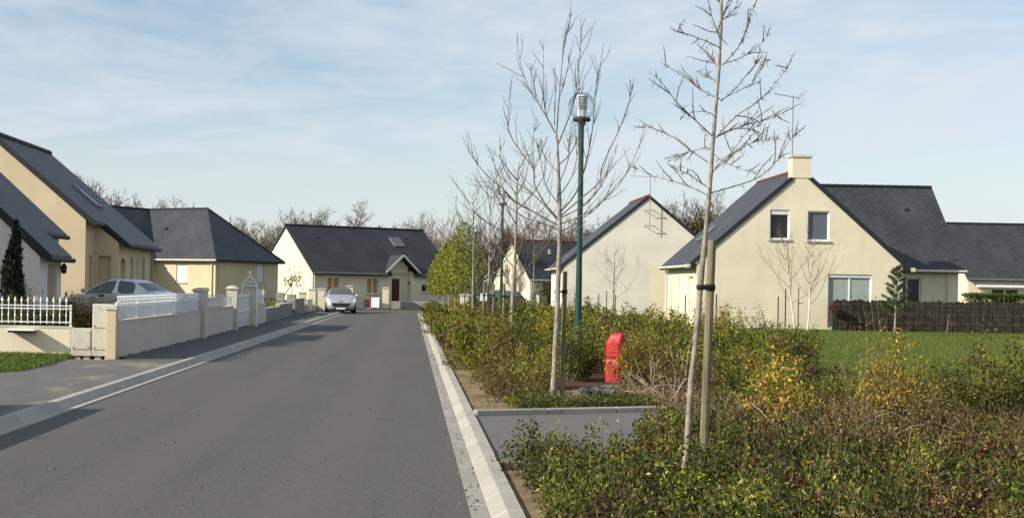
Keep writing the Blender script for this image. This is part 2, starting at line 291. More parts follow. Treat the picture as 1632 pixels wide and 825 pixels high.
def link(name, me, parent=None, loc=(0, 0, 0), rz=0):
    o = bpy.data.objects.new(name, me); COL.objects.link(o); o.location = loc; o.rotation_euler = (0, 0, rz)
    if parent: o.parent = parent
    return o

# leaves and stems ---------------------------------------------------------
def norm(a): return a / np.maximum(np.linalg.norm(a, axis=1, keepdims=True), 1e-6)
def leaves(P, D, size, rng, aspect=0.45):
    """diamond leaves at points P growing along D; returns (n*4, 3) corners"""
    n = len(P); size = size if isinstance(size, np.ndarray) else np.full(n, size)
    size = (size * rng.uniform(0.6, 1.3, n))[:, None]
    d = norm(D); q = norm(np.cross(d, norm(rng.normal(size=(n, 3))))); u = np.cross(d, q)
    mid = P + d * size * 0.45 + u * size * 0.12
    V = np.stack([P, mid + q * size * aspect * 0.5, P + d * size, mid - q * size * aspect * 0.5], 1)
    return V.reshape(-1, 3)
def pick(pal, n, rng, jit=0.25):
    c = np.array([p[0] for p in pal]); wt = np.array([p[1] for p in pal], float); wt /= wt.sum()
    return c[rng.choice(len(pal), n, p=wt)] * rng.uniform(1 - jit, 1 + jit, (n, 1))
G_DARK, G_OLIVE, G_MID, G_YEL, G_GOLD = (0.035, 0.058, 0.010), (0.150, 0.150, 0.018), (0.095, 0.132, 0.018), (0.28, 0.27, 0.025), (0.46, 0.29, 0.020)
B_RED, B_DRY, B_WINE, G_PALE, B_BRN = (0.085, 0.040, 0.018), (0.22, 0.145, 0.075), (0.11, 0.014, 0.016), (0.22, 0.27, 0.10), (0.075, 0.045, 0.022)
PAL = dict(hedge=[(G_OLIVE, 6), (G_MID, 3), (G_YEL, 2), (G_DARK, 2), (B_DRY, .7), (G_GOLD, .2), (B_RED, .6)],
           green=[(G_MID, 5), (G_OLIVE, 3), (G_YEL, 2), (G_DARK, 3), (G_PALE, .4)], gold=[(G_GOLD, 3), ((.28, .16, .02), 3), (G_YEL, 3), (B_DRY, 2.5), (G_OLIVE, 3)],
           rust=[(B_RED, 4), (B_DRY, 3), (B_BRN, 4), (G_OLIVE, 1.5)], dark=[(G_DARK, 6), (G_MID, 2), (G_OLIVE, 2), (B_RED, .6)],
           cover=[((.065, .098, .014), 5), (G_DARK, 5), ((.10, .105, .015), 2.5), ((.02, .03, .008), 3), (G_YEL, .55), (G_PALE, .12), (B_WINE, .5), (B_RED, .8), (B_BRN, .5), (B_DRY, .2)],
           wine=[(B_WINE, 2), (B_RED, 3), (G_DARK, 2), (B_DRY, 2), (G_OLIVE, 3)], spring=[((0.24, 0.26, 0.03), 5), ((0.17, 0.20, 0.03), 4), ((0.32, 0.31, 0.05), 2), ((0.11, 0.12, 0.02), 2)],
           cypress=[((0.012, 0.022, 0.010), 4), ((0.022, 0.035, 0.014), 3)], box=[((0.075, 0.11, 0.02), 4), ((0.12, 0.15, 0.03), 3), ((0.04, 0.06, 0.012), 2)], pine=[((0.08, 0.11, 0.045), 4), ((0.13, 0.15, 0.06), 3), ((0.035, 0.05, 0.02), 3)],
           pink=[((0.55, 0.45, 0.42), 4), ((0.4, 0.3, 0.28), 2), (G_MID, 1)], garden=[(G_DARK, 5), (B_RED, 3), (G_MID, 2), (B_WINE, 1.5), (G_YEL, .8)])
def shrub_arrays(rng, h, r, stems, nleaf, lsize, pal, t0=0.25, spread=0.05, up=0.5):
    """a shrub at the origin: stem polylines and leaf corners"""
    ph = rng.uniform(0, 2 * np.pi, stems); rho = r * np.sqrt(rng.uniform(0, 1, stems)); hh = h * (1.08 - 0.62 * (rho / r) ** 2) * rng.uniform(0.72, 1.08, stems)
    base = np.stack([np.cos(ph) * rho * 0.3, np.sin(ph) * rho * 0.3, np.zeros(stems)], 1)
    tip = np.stack([np.cos(ph) * rho, np.sin(ph) * rho, hh], 1); bow = rng.normal(0, 0.07 * h, (stems, 2))
    def at(k, t):
        b, e = base[k], tip[k]; q = np.empty((len(t), 3)); s = np.sin(np.pi * t)
        q[:, :2] = b[:, :2] + (e[:, :2] - b[:, :2]) * (t ** 1.35)[:, None] + bow[k] * s[:, None]; q[:, 2] = e[:, 2] * t; return q
    k = rng.integers(0, stems, nleaf); t = t0 + (1 - t0) * rng.uniform(0, 1, nleaf) ** 0.75
    P = at(k, t) + rng.normal(0, spread, (nleaf, 3)); P[:, 2] = np.maximum(P[:, 2], 0.02)
    D = rng.normal(size=(nleaf, 3)) + np.array([0, 0, up]); V = leaves(P, D, lsize, rng); C = pick(pal, nleaf, rng, .4) * rng.uniform(.65, 1.38)
    lines = [at(np.full(5, j), np.linspace(0, 1, 5)) for j in range(stems)]
    return lines, V, C
def stem_mb(lines, r0, mb=None, n=3):
    mb = mb or MB()
    for L in lines: mb.tube(L, [r0 * (1 - 0.75 * i / (len(L) - 1)) for i in range(len(L))], n, cap=False)
    return mb
def shrub(name, label, loc, h, r, stems, nleaf, lsize, pal, seed, cat='shrub', group=None, t0=0.25, spread=0.05, up=0.5, r0=0.008, bark='twig_bark', leaf='leaf'):
    rng = np.random.default_rng(seed); lines, V, C = shrub_arrays(rng, h, r, stems, nleaf, lsize, PAL[pal], t0, spread, up)
    o = thing(name, label, cat, loc, 0, group); stem_mb(lines, r0).build('stems', bark, o); link('foliage', fast_mesh('foliage', V, 4, leaf, C), o); return o

# ================================================================== GROUND
def xr(y): return 0.44 - 0.0045 * (y - 10)         # right edge of the carriageway
def xl(y): return -4.58 + 0.0043 * (y - 15)        # left edge
def sheet(name, poly, z, mat, kind='structure'):
    mb = MB(); mb.add([(x, y, z) for x, y in poly], [tuple(range(len(poly)))]); return tag(mb.build(name, mat), kind=kind)
struct('ground', MB().quad((-900, -200, 0), (900, -200, 0), (900, 1500, 0), (-900, 1500, 0)), 'field_grass')
ys = list(range(-14, 86, 4)) + [86]
road = MB()
for y0, y1 in zip(ys, ys[1:]): road.quad((xl(y0), y0, .004), (xr(y0), y0, .004), (xr(y1), y1, .004), (xl(y1), y1, .004))
struct('road', road, 'asphalt')
sheet('side_road', [(-4.4, 86.02), (48, 86.02), (48, 94.5), (-3.6, 94.5)], .004, 'asphalt')
def kerb(name, fx, sgn, y0, y1, prof, mat, joints=0.9):
    mb = MB(); y = y0; st = []
    while y < y1:
        ye = min(y + joints, y1); g = 0.012
        P = [(fx(y + g) + sgn * a, y + g, z) for a, z in prof]; Q = [(fx(ye - g) + sgn * a, ye - g, z) for a, z in prof]
        n = len(prof); mb.add(P + Q, [(i, i + 1, i + 1 + n, i + n) if sgn < 0 else (i, i + n, i + 1 + n, i + 1) for i in range(n - 1)] + [tuple(range(n)), tuple(range(2 * n - 1, n - 1, -1))]); st.append(ye); y = ye
    struct(name, mb, mat)
    jm = MB()
    for y in st[:40]:
        jm.add([(fx(y) + sgn * a, y - .017, z + .001) for a, z in prof] + [(fx(y) + sgn * a, y + .017, z + .001) for a, z in prof], [(i, i + len(prof), i + 1 + len(prof), i + 1) for i in range(len(prof) - 1)])
    struct('kerb_joint_mortar', jm, 'cap_concrete')
rp_g = [(0.0, .006), (0.0, .016), (.135, .012), (.135, .004)]
rp_k = [(.138, .004), (.138, .02), (.24, .085), (.25, .09), (.36, .09), (.365, .0)]
kerb('gutter', xr, 1, -8, 86, rp_g, 'gutter_concrete', 1.1); kerb('kerb', xr, 1, -8, 86, rp_k, 'kerb_concrete')
kerb('gutter', xl, -1, -8, 86, [(-.13, .004), (-.13, .018), (.0, .014), (.0, .004)], 'kerb_concrete', 1.1)
kerb('kerb', xl, -1, -8, 86, [(.003, .004), (.003, .015), (.10, .10), (.11, .105), (.225, .105), (.23, .0)], 'kerb_concrete', 0.9)
# left verge: stony in front, dark tar grit along the walls, with some wall shadow in its colour
def strip(name, f0, f1, y0, y1, z, mat, step=2.0, jit=0.0, seed=1):
    rg = random.Random(seed); mb = MB(); y = y0; j0 = 0
    while y < y1 - 1e-6:
        ye = min(y + step, y1); j1 = rg.uniform(-jit, jit); mb.quad((f0(y), y, z), (f1(y) + j0, y, z), (f1(ye) + j1, ye, z), (f0(ye), ye, z)); y = ye; j0 = j1
    return struct(name, mb, mat)
strip('verge', lambda y: -14.0, lambda y: xl(y) - .227, -8, 28.3, .075, 'verge_grit')
strip('pavement', lambda y: -6.35, lambda y: xl(y) - .227, 28.302, 88, .078, 'dark_shaded_verge')
# rough edge of tar heaped at the wall foot
rg = random.Random(5); mb = MB(); pr = None
for i in range(120):
    y = 28.6 + i * .24; hgt = .015 + .035 * rg.random(); wd = .10 + .16 * rg.random()
    cur = [(-6.14, y, .08 + hgt), (-6.14 + wd * .5, y, .08 + hgt * .7), (-6.14 + wd, y, .079)]
    if pr: mb.add(pr + cur, [(0, 1, 4, 3), (1, 2, 5, 4)])
    pr = cur
struct('tar_edge', mb, 'dark_shaded_verge', smooth=True)
sheet('grass_verge', [(-7.25, 29.5), (-6.95, 26.5), (-6.95, 24.2), (-8.2, 22.6), (-14, 22.0), (-14, 29.5)], .085, 'lawn_grass')
# raised gardens on the left
def hl(x, y):
    a = min(1, max(0, (y - 30) / 14)); b = min(1, max(0, (y - 60) / 25)); return .30 + .2 * a + .25 * b * min(1, max(0, (-7 - x) / 4))
mb = MB(); gx = [-60, -40, -26, -20, -17, -14, -12, -10, -8.5, -7.2, -6.32]; gy = [29.75, 32, 36, 40, 44, 50, 56, 62, 70, 80, 92]
for i in range(len(gx) - 1):
    for j in range(len(gy) - 1):
        q = [(gx[i], gy[j]), (gx[i + 1], gy[j]), (gx[i + 1], gy[j + 1]), (gx[i], gy[j + 1])]; mb.add([(x, y, hl(x, y)) for x, y in q], [(0, 1, 2, 3)])
struct('garden_ground', mb, 'field_grass')
# planting beds, driveway and lawn on the right
strip('sandy_strip', lambda y: xr(y) + .36, lambda y: xr(y) + 1.0, 17.62, 42, .056, 'sandy_soil', .22, .07)
sheet('planting_bed', [(1.45, 18.05), (4.6, 19.2), (7, 19), (13, 19.2), (13, 24), (9.2, 29), (8.6, 40), (8.6, 62), (7.6, 86), (.95, 86), (1.0, 60), (1.25, 30)], .052, 'bark_mulch')
sheet('planting_bed', [(.80, -8), (14, -8), (14, 19.19), (4.75, 19.1), (4.6, 13.1), (.80, 13.1)], .05, 'bark_mulch')
strip('sandy_strip', lambda y: .805, lambda y: 1.12, 6, 12.4, .056, 'sandy_soil', .25, .1, 3)
sheet('driveway', [(.79, 13.12), (4.58, 13.12), (4.58, 18.95), (3.6, 18.75), (.78, 17.5)], .06, 'drive_asphalt')
sheet('bare_soil_patch', [(1.3, 17.9), (4.5, 19.2), (4.9, 23.2), (3.6, 24.3), (2.1, 21.5), (1.5, 20)], .058, 'sandy_soil')
mb = MB()
for a, b in (((.80, 17.53), (1.75, 17.92)), ((1.757, 17.923), (2.7, 18.31)), ((2.707, 18.313), (3.65, 18.70)), ((3.657, 18.703), (4.6, 19.09))):
    d = Vector((b[0] - a[0], b[1] - a[1], 0)); L = d.length; ang = math.atan2(d.y, d.x)
    mb.box(0, L, 0, .12, .04, .135, Matrix.Translation((a[0], a[1], 0)) @ Matrix.Rotation(ang, 4, 'Z'))
struct('driveway_kerb', mb, 'gutter_concrete', bevel=.015)
struct('driveway_edge_line', MB().box(.80, 1.05, 13.02, 13.10, .05, .068), 'gutter_concrete')
sheet('lawn', [(8.2, 24), (60, 22), (60, 100), (30, 120), (7.5, 85.9)], .03, 'lawn_grass')
# repair patch and pale scuff on the asphalt are in its noise; one worn pale marking across the road
sheet('road_patch_edge', [(-3.0, 29.75), (-1.4, 30.2), (-1.4, 30.26), (-3.0, 29.81)], .006, 'verge_grit')
# far rise with woodland
mb = MB(); N = 60
prof = [(-420 + i * 14, 300 + 30 * math.sin(i * .4), 4 + 4.5 * math.sin(i * .35 + 1) + 3 * math.sin(i * .83)) for i in range(N)]
for i in range(N - 1):
    a, b = prof[i], prof[i + 1]; mb.add([(a[0], a[1] - 120, -.5), (b[0], b[1] - 120, -.5), (b[0], b[1], b[2]), (a[0], a[1], a[2])], [(0, 1, 2, 3)])
    mb.add([(a[0], a[1], a[2]), (b[0], b[1], b[2]), (b[0], b[1] + 200, -1), (a[0], a[1] + 200, -1)], [(0, 1, 2, 3)])
struct('hills', mb, 'field_grass', smooth=True)

# ================================================================== HOUSES
def frame_mat(p0, ang): return Matrix.Translation((p0[0], p0[1], 0)) @ Matrix.Rotation(R(ang), 4, 'Z')
def wall(mb, p0, ang, width, top, zb=0.0, holes=(), reveal=.17):
    """wall seen from outside: u runs left to right, +y of its frame goes inwards; top = [(u, z), ...]"""
    F = frame_mat(p0, ang)
    us = sorted(set([0.0, width] + [u for u, _ in top] + [h[0] for h in holes] + [h[1] for h in holes]))
    def tz(u):
        for (a, za), (b, zb_) in zip(top, top[1:]):
            if a - 1e-9 <= u <= b + 1e-9: return za + (zb_ - za) * (u - a) / (b - a)
        return top[-1][1]
    def q(u0, u1, a0, a1, b0, b1):
        mb.add([F @ Vector((u0, 0, a0)), F @ Vector((u1, 0, a1)), F @ Vector((u1, 0, b1)), F @ Vector((u0, 0, b0))], [(0, 1, 2, 3)])
    for u0, u1 in zip(us, us[1:]):
        hs = sorted([h for h in holes if h[0] <= u0 + 1e-9 and h[1] >= u1 - 1e-9], key=lambda h: h[2]); z0 = zb
        for h in hs:
            if h[2] > z0: q(u0, u1, z0, z0, h[2], h[2])
            z0 = h[3]
        q(u0, u1, z0, z0, tz(u0), tz(u1))
    for a, b, c, d in [h[:4] for h in holes]:
        for p in (((a, 0, c), (a, 0, d), (a, reveal, d), (a, reveal, c)), ((b, 0, d), (b, 0, c), (b, reveal, c), (b, reveal, d)), ((a, 0, d), (b, 0, d), (b, reveal, d), (a, reveal, d)), ((b, 0, c), (a, 0, c), (a, reveal, c), (b, reveal, c))):
            mb.add([F @ Vector(x) for x in p], [(0, 1, 2, 3)])
def window(par, p0, ang, h, panes=2, glass='window_glass', shutter=0.0, sill=True, fr=.065, name='window', frame='white_pvc', split=None):
    u0, u1, z0, z1 = h[:4]; F = frame_mat(p0, ang); m = MB(); d0, d1 = .09, .15
    m.box(u0, u0 + fr, d0, d1, z0, z1, F).box(u1 - fr, u1, d0, d1, z0, z1, F).box(u0 + fr, u1 - fr, d0, d1, z1 - fr, z1, F).box(u0 + fr, u1 - fr, d0, d1, z0, z0 + fr, F)
    for k in range(1, panes):
        c = u0 + (u1 - u0) * k / panes; m.box(c - fr * .6, c + fr * .6, d0 + .003, d1, z0 + fr, z1 - fr, F)
    o = m.build(name, frame, par)
    MB().box(u0 + fr * .5, u1 - fr * .5, .125, .14, z0 + fr * .5, z1 - fr * .5, F).build('pane', glass, o)
    if shutter:
        s = MB(); zs = z1 - (z1 - z0) * shutter; n = max(2, int((z1 - zs) / .055))
        for k in range(n): a = zs + (z1 - zs) * k / n; s.box(u0 + .01, u1 - .01, .05, .075, a, a + (z1 - zs) / n * .86, F)
        s.box(u0 + .01, u1 - .01, .066, .08, zs, z1 - .005, F); s.build('roller_shutter', 'roller_shutter', o)
    if sill: MB().box(u0 - .07, u1 + .07, -.07, .12, z0 - .075, z0 - .004, F).build('sill', 'grey_sill', o)
    return o
def door(par, p0, ang, h, mat='brown_door', deep=.12):
    u0, u1, z0, z1 = h[:4]; F = frame_mat(p0, ang); m = MB(); m.box(u0, u1, deep, deep + .05, z0, z1, F)
    for k in range(3):
        a = z0 + .12 + (z1 - z0 - .2) * k / 3; m.box(u0 + .1, u1 - .1, deep - .012, deep, a, a + (z1 - z0) / 3 - .14, F)
    o = m.build('door', mat, par); MB().tube([F @ Vector((u0 + .1, deep - .05, z0 + 1.0)), F @ Vector((u0 + .1, deep - .05, z0 + 1.12))], .015, 6).build('handle', 'grey_metal', o); return o
def slab(mb, pts, t):
    n = len(pts); b = [(x, y, z - t) for x, y, z in pts]
    mb.add(list(pts) + b, [tuple(range(n)), tuple(range(2 * n - 1, n - 1, -1))] + [(i, i + n, (i + 1) % n + n, (i + 1) % n) for i in range(n)]); return mb
def bar(mb, a, b, wd, hg, up=(0, 0, 1)):
    a, b = Vector(a), Vector(b); d = (b - a); L = d.length; d.normalize(); s = d.cross(Vector(up)); s.normalize(); u = s.cross(d)
    mt = Matrix((( d.x, s.x, u.x, a.x), (d.y, s.y, u.y, a.y), (d.z, s.z, u.z, a.z), (0, 0, 0, 1))); return mb.box(0, L, -wd / 2, wd / 2, -hg / 2, hg / 2, mt)
def ridge_row(a, b, parent, mat='slate_edge', n=None, r=.10):
    a, b = Vector(a), Vector(b); n = n or max(3, int((b - a).length / .38)); m = MB()
    for i in range(n):
        p, q = a.lerp(b, i / n), a.lerp(b, (i + .96) / n); m.tube([p, q], [r, r * .86], 8)
    return m.build('ridge_tiles', mat, parent)
def gutter_run(a, b, parent, mat='cream_gutter'):
    m = MB(); m.tube([a, b], .065, 8); return m.build('gutter', mat, parent)
def downpipe(par, x, y, z0, z1, mat='cream_gutter'): return MB().tube([(x, y, z0), (x, y, z1)], .042, 8).build('downpipe', mat, par)
def roof_vent(parent, p, s=.28):
    m = MB(); m.prism([(-s / 2, 0), (s / 2, 0), (0, s * .45)], 0, s * .9); return m.build('roof_vent', 'slate_edge', parent, p)
def skylight(parent, pts, glass='skylight_glass'):
    """pts: four corners on the roof plane"""
    P = [Vector(p) for p in pts]; n = (P[1] - P[0]).cross(P[3] - P[0]).normalized(); n = n if n.z > 0 else -n
    c = sum(P, Vector()) / 4; m = MB(); out_ = [p + n * .08 for p in P]; inn = [c + (p - c) * .78 + n * .085 for p in P]
    for i in range(4):
        j = (i + 1) % 4; m.add([out_[i], out_[j], inn[j], inn[i]], [(0, 1, 2, 3)]); m.add([P[i], P[j], out_[j], out_[i]], [(0, 1, 2, 3)])
    o = m.build('skylight', 'grey_metal', parent); MB().add([c + (p - c) * .79 + n * .07 for p in P], [(0, 1, 2, 3)]).build('pane', glass, o); return o
def antenna(name, label, loc, mast, boom_dir, boom=1.6, grid=True):
    o = thing(name, label, 'antenna', loc); MB().tube([(0, 0, 0), (0, 0, mast)], .022, 6).build('mast', 'grey_metal', o)
    d = Vector(boom_dir).normalized(); s = Vector((-d.y, d.x, 0)); m = MB(); z = mast - .08; c = Vector((0, 0, z))
    m.tube([c - d * boom * .75, c + d * boom * .25], .014, 5)
    for k in range(9): p = c - d * boom * (.72 - .085 * k); m.tube([p - s * .13, p + s * .13], .005, 4)
    m.build('boom', 'grey_metal', o)
    if grid:
        g = MB(); e = c + d * boom * .22
        for k in range(6):
            for sg in (1, -1): g.tube([e - s * .3 + Vector((0, 0, sg * (.03 + .06 * k))) + d * .055 * k, e + s * .3 + Vector((0, 0, sg * (.03 + .06 * k))) + d * .055 * k], .005, 4)
        g.build('reflector', 'grey_metal', o)
    return o

# ---- right: cream house with two upper windows and a chimney
h1 = thing('house', 'cream rendered house with chimney and two upper windows in its gable', 'house', (12.8, 63, 0))
wm = MB(); top = [(0, 3.0), (4.7, 7.15), (9.4, 3.0)]
WL, WR, PD = (3.30, 4.20, 4.10, 5.45), (5.02, 6.02, 4.06, 5.42), (6.0, 8.0, .1, 2.56)
wall(wm, (0, 0), 0, 9.4, top, 0, [WL, WR, PD])
DL = [(2.75, 4.4, .0, 2.3), (5.4, 5.75, .9, 2.3), (1.7, 1.9, 1.1, 2.3)]          # left wall, u from its far end
wall(wm, (0, 7.3), -90, 7.3, [(0, 2.95), (7.3, 2.95)], 0, [(5.3, 6.5, .05, 2.35), (3.0, 3.3, .95, 2.4), (1.1, 1.4, .95, 2.4)], .22)
wall(wm, (9.4, 0), 90, 4.1, [(0, 3.0), (4.1, 3.0)])
MW = (1.0, 2.35, .12, 2.52)
wall(wm, (9.4, 4.1), 0, 4.15, [(0, 3.0), (4.15, 3.0)], 0, [MW]); wall(wm, (13.55, 4.1), 90, 8.4, [(0, 3.0), (4.2, 6.95), (8.4, 3.0)]); wall(wm, (13.55, 12.5), 180, 13.55, [(0, 3), (13.55, 3)]); wall(wm, (4.7, 12.5), -90, 8.4, [(0, 3.0), (4.2, 6.95), (8.4, 3.0)]); wall(wm, (8, 7.3), 180, 8, [(0, 2.95), (8, 2.95)])
wm.build('wall', 'cream_render', h1)
window(h1, (0, 0), 0, WL, 1, shutter=.16); window(h1, (0, 0), 0, WR, 1, glass='skylight_glass'); window(h1, (0, 0), 0, PD, 2, glass='pale_curtain', sill=False, shutter=.06)
window(h1, (9.4, 4.1), 0, MW, 2, sill=False)
window(h1, (0, 7.3), -90, (3.0, 3.3, .95, 2.4), 1); window(h1, (0, 7.3), -90, (1.1, 1.4, .95, 2.4), 1); door(h1, (0, 7.3), -90, (5.3, 6.5, .05, 2.35), 'white_pvc', .17)
MB().box(-.02, .01, 7.3 - 5.16, 7.3 - 5.04, 2.05, 2.3).build('wall_lamp', 'white_pvc', h1)
rm = MB()
slab(rm, [(-.36, -.03, 2.86), (4.7, -.03, 7.32), (4.7, 8.3, 7.32), (-.36, 7.5, 2.86)], .16); slab(rm, [(4.7, -.03, 7.32), (9.76, -.03, 2.86), (9.76, 4.6, 2.86), (4.7, 8.3, 7.32)], .16)
rf = rm.build('roof', 'slate', h1)
rm2 = MB(); slab(rm2, [(4.9, 3.78, 2.9), (13.75, 3.78, 2.9), (13.75, 8.3, 7.22), (4.9, 8.3, 7.22)], .16); slab(rm2, [(13.75, 8.3, 7.22), (13.75, 12.9, 2.85), (4.9, 12.9, 2.85), (4.9, 8.3, 7.22)], .16); rm2.build('rear_roof', 'slate', h1)
vb = MB(); bar(vb, (-.40, -.045, 2.79), (4.27, -.045, 6.897), .03, .19); bar(vb, (5.13, -.047, 6.897), (9.80, -.047, 2.79), .03, .19); vb.build('verge_board', 'slate_edge', rf)
ridge_row((4.7, .5, 7.33), (4.7, 8.2, 7.33), rf, 'red_tile', r=.07); ridge_row((5.2, 8.3, 7.23), (13.75, 8.3, 7.23), rf)
gutter_run((-.40, -.1, 2.82), (-.40, 7.5, 2.82), rf); gutter_run((9.75, 3.70, 2.84), (13.8, 3.70, 2.84), rf); downpipe(h1, -.09, 7.2, 0, 2.75); downpipe(h1, 13.0, 4.0, 0, 2.8)
roof_vent(rf, (12.0, 6.9, 5.95)); [MB().box(x_, x_ + .2, -.07, .04, 2.73, 2.91).build('eave_end', 'cream_gutter', rf) for x_ in (-.5, 9.75)]
sk = MB(); 
skylight(rf, [(1.05, 4.6, 4.13), (1.9, 4.6, 4.88), (1.9, 5.5, 4.88), (1.05, 5.5, 4.13)])
cm = MB(); cm.box(4.27, 5.13, -.034, .62, 6.92, 7.86); ch = cm.build('chimney', 'cream_render', h1); MB().box(4.2, 5.2, -.09, .70, 7.862, 7.96).build('chimney_cap', 'cap_concrete', ch)
antenna('tv_antenna', 'tall television aerial mast on the chimney of the two windowed house', (17.12, 63.2, 7.95), 2.75, (1, .25, -.12), 1.3)

# ---- right, middle distance: big blank gable
h3 = thing('house', 'pale house showing one big blank gable wall behind the wire fence', 'house', (9.6, 90, 0))
wm = MB(); wall(wm, (0, 0), 0, 11, [(0, 3.15), (5.5, 7.65), (11, 3.15)]); wall(wm, (11, 0), 90, 8, [(0, 3.15), (8, 3.15)]); wall(wm, (11, 8), 180, 11, [(0, 3.15), (5.5, 7.65), (11, 3.15)]); wall(wm, (0, 8), -90, 8, [(0, 3.15), (8, 3.15)]); wm.build('wall', 'pale_render', h3)
rm = MB(); slab(rm, [(-.35, -.03, 3.03), (5.5, -.03, 7.82), (5.5, 8.2, 7.82), (-.35, 8.2, 3.03)], .16); slab(rm, [(5.5, -.03, 7.82), (11.35, -.03, 3.03), (11.35, 8.2, 3.03), (5.5, 8.2, 7.82)], .16); rf = rm.build('roof', 'slate', h3)
vb = MB(); bar(vb, (-.38, -.045, 2.95), (5.5, -.045, 7.765), .03, .2); bar(vb, (5.5, -.047, 7.765), (11.38, -.047, 2.95), .03, .2); vb.build('verge_board', 'slate_edge', rf); ridge_row((5.5, -.1, 7.83), (5.5, 8.2, 7.83), rf, 'red_tile')
gutter_run((-.40, -.1, 2.98), (-.40, 8.2, 2.98), rf); downpipe(h3, -.06, .05, 0, 2.9); skylight(rf, [(.5, 2.6, 3.74), (1.3, 2.6, 4.39), (1.3, 3.5, 4.39), (.5, 3.5, 3.74)])
an = antenna('tv_antenna', 'aerial on a bracketed mast fixed to the big blank gable', (15.1, 89.62, 5.6), 3.5, (1, .3, 0), 1.9, False)
for z in (.25, 1.25):
    br_ = MB(); br_.prism([(-.34, -.02), (.34, -.02), (.34, .02), (-.34, .02)], -.02, .02); br_.v = [(a_, b_, c_ + z) for a_, b_, c_ in br_.v]
    for s_ in (-.3, .3): br_.box(s_ - .015, s_ + .015, .015, .38, z - .015, z + .015)
    br_.build('wall_bracket', 'grey_metal', an)

# ---- right, far: gable house with wooden door
h4 = thing('house', 'far cream house with red ridge tiles and an orange wooden shutter', 'house', (11.3, 137, 0), R(20))
wm = MB(); OD, GD = (1.45, 2.6, .1, 2.2), (2.75, 4.6, .1, 2.2)
wall(wm, (0, 0), 0, 13, [(0, 2.65), (13, 2.65)], 0, [OD, GD]); wall(wm, (0, 9), -90, 9, [(0, 2.65), (4.5, 6.4), (9, 2.65)]); wall(wm, (13, 0), 90, 9, [(0, 2.65), (4.5, 6.4), (9, 2.65)]); wall(wm, (13, 9), 180, 13, [(0, 2.65), (13, 2.65)]); wm.build('wall', 'cream_render', h4)
rm = MB(); slab(rm, [(-.15, -.35, 2.5), (13.2, -.35, 2.5), (13.2, 4.5, 6.55), (-.15, 4.5, 6.55)], .16); slab(rm, [(13.2, 4.5, 6.55), (13.2, 9.35, 2.5), (-.15, 9.35, 2.5), (-.15, 4.5, 6.55)], .16); rf = rm.build('roof', 'dark_slate', h4)
ridge_row((-.15, 4.5, 6.56), (13.2, 4.5, 6.56), rf, 'red_tile'); gutter_run((-.1, -.4, 2.45), (13.2, -.4, 2.45), rf); downpipe(h4, .12, -.07, 0, 2.45)
door(h4, (0, 0), 0, OD, 'orange_wood', .04); window(h4, (0, 0), 0, GD, 2, glass='skylight_glass', sill=False); MB().box(4.35, 4.62, -.03, -.005, .1, 2.2).build('shutter', 'orange_wood', h4)

# ---- right edge, behind the hedge
h2 = thing('house', 'low dark roofed house at the right edge behind the clipped hedge', 'house', (38, 95, 0))
wm = MB(); W2 = (1.6, 3.5, 1.0, 2.2); wall(wm, (0, 0), 0, 14, [(0, 2.95), (14, 2.95)], 0, [W2]); wall(wm, (0, 9), -90, 9, [(0, 2.95), (4.5, 6.6), (9, 2.95)]); wall(wm, (14, 0), 90, 9, [(0, 2.95), (4.5, 6.6), (9, 2.95)]); wm.build('wall', 'cream_render', h2)
rm = MB(); slab(rm, [(-.2, -.4, 2.85), (14.2, -.4, 2.85), (14.2, 4.5, 6.85), (-.2, 4.5, 6.85)], .16); slab(rm, [(14.2, 4.5, 6.85), (14.2, 9.4, 2.85), (-.2, 9.4, 2.85), (-.2, 4.5, 6.85)], .16); rf = rm.build('roof', 'slate', h2); ridge_row((-.2, 4.5, 6.86), (14.2, 4.5, 6.86), rf); gutter_run((-.2, -.45, 2.8), (14.2, -.45, 2.8), rf, 'grey_metal'); roof_vent(rf, (1.9, 2.8, 5.45))
window(h2, (0, 0), 0, W2, 2); MB().box(.5, 8, -.45, -.02, 2.28, 2.45).build('awning_box', 'white_pvc', h2)

# ---- end of the street
h5 = thing('house', 'long cream house with dark roof and gabled porch at the street end', 'house', (-7.5, 100, 0), R(31))
wm = MB(); A1, A2, A3, PO = (1.2, 2.2, 1.0, 2.25), (4.5, 5.5, 1.0, 2.25), (9.25, 10.5, 1.2, 2.25), (6.62, 8.3, .05, 2.75)
wall(wm, (0, 0), 0, 11.9, [(0, 2.7), (11.9, 2.7)], 0, [A1, A2, A3, PO], .2); wall(wm, (0, 9), -90, 9, [(0, 2.7), (4.5, 5.95), (9, 2.7)]); wall(wm, (11.9, 0), 90, 9, [(0, 2.7), (4.5, 5.95), (9, 2.7)]); wall(wm, (11.9, 9), 180, 11.9, [(0, 2.7), (11.9, 2.7)])
wall(wm, (6.62, .45), 0, 1.68, [(0, 3.05), (.84, 3.9), (1.68, 3.05)], 0, [(.05, .95, .05, 2.2)], .1); wm.quad((6.62, .2, 0), (6.62, .45, 0), (6.62, .45, 2.75), (6.62, .2, 2.75)).quad((8.3, .45, 0), (8.3, .2, 0), (8.3, .2, 2.75), (8.3, .45, 2.75)); wm.build('wall', 'cream_render', h5)
window(h5, (0, 0), 0, A1, 2, glass='curtain'); window(h5, (0, 0), 0, A2, 2, glass='curtain'); window(h5, (0, 0), 0, A3, 2, shutter=.45); door(h5, (6.62, .45), 0, (.05, .95, .05, 2.2), 'brown_door', .05)
for a in (A1, A2):
    fm = MB(); fm.prism([(a[0] - .16, a[2] - .1), (a[0] - .01, a[2] - .1), (a[0] - .01, a[3] + .01), (a[1] + .01, a[3] + .01), (a[1] + .01, a[2] - .1), (a[1] + .16, a[2] - .1), (a[1] + .16, a[3] + .14), (a[0] - .16, a[3] + .14)], -.015, -.002); fm.build('window_surround', 'white_render', h5)
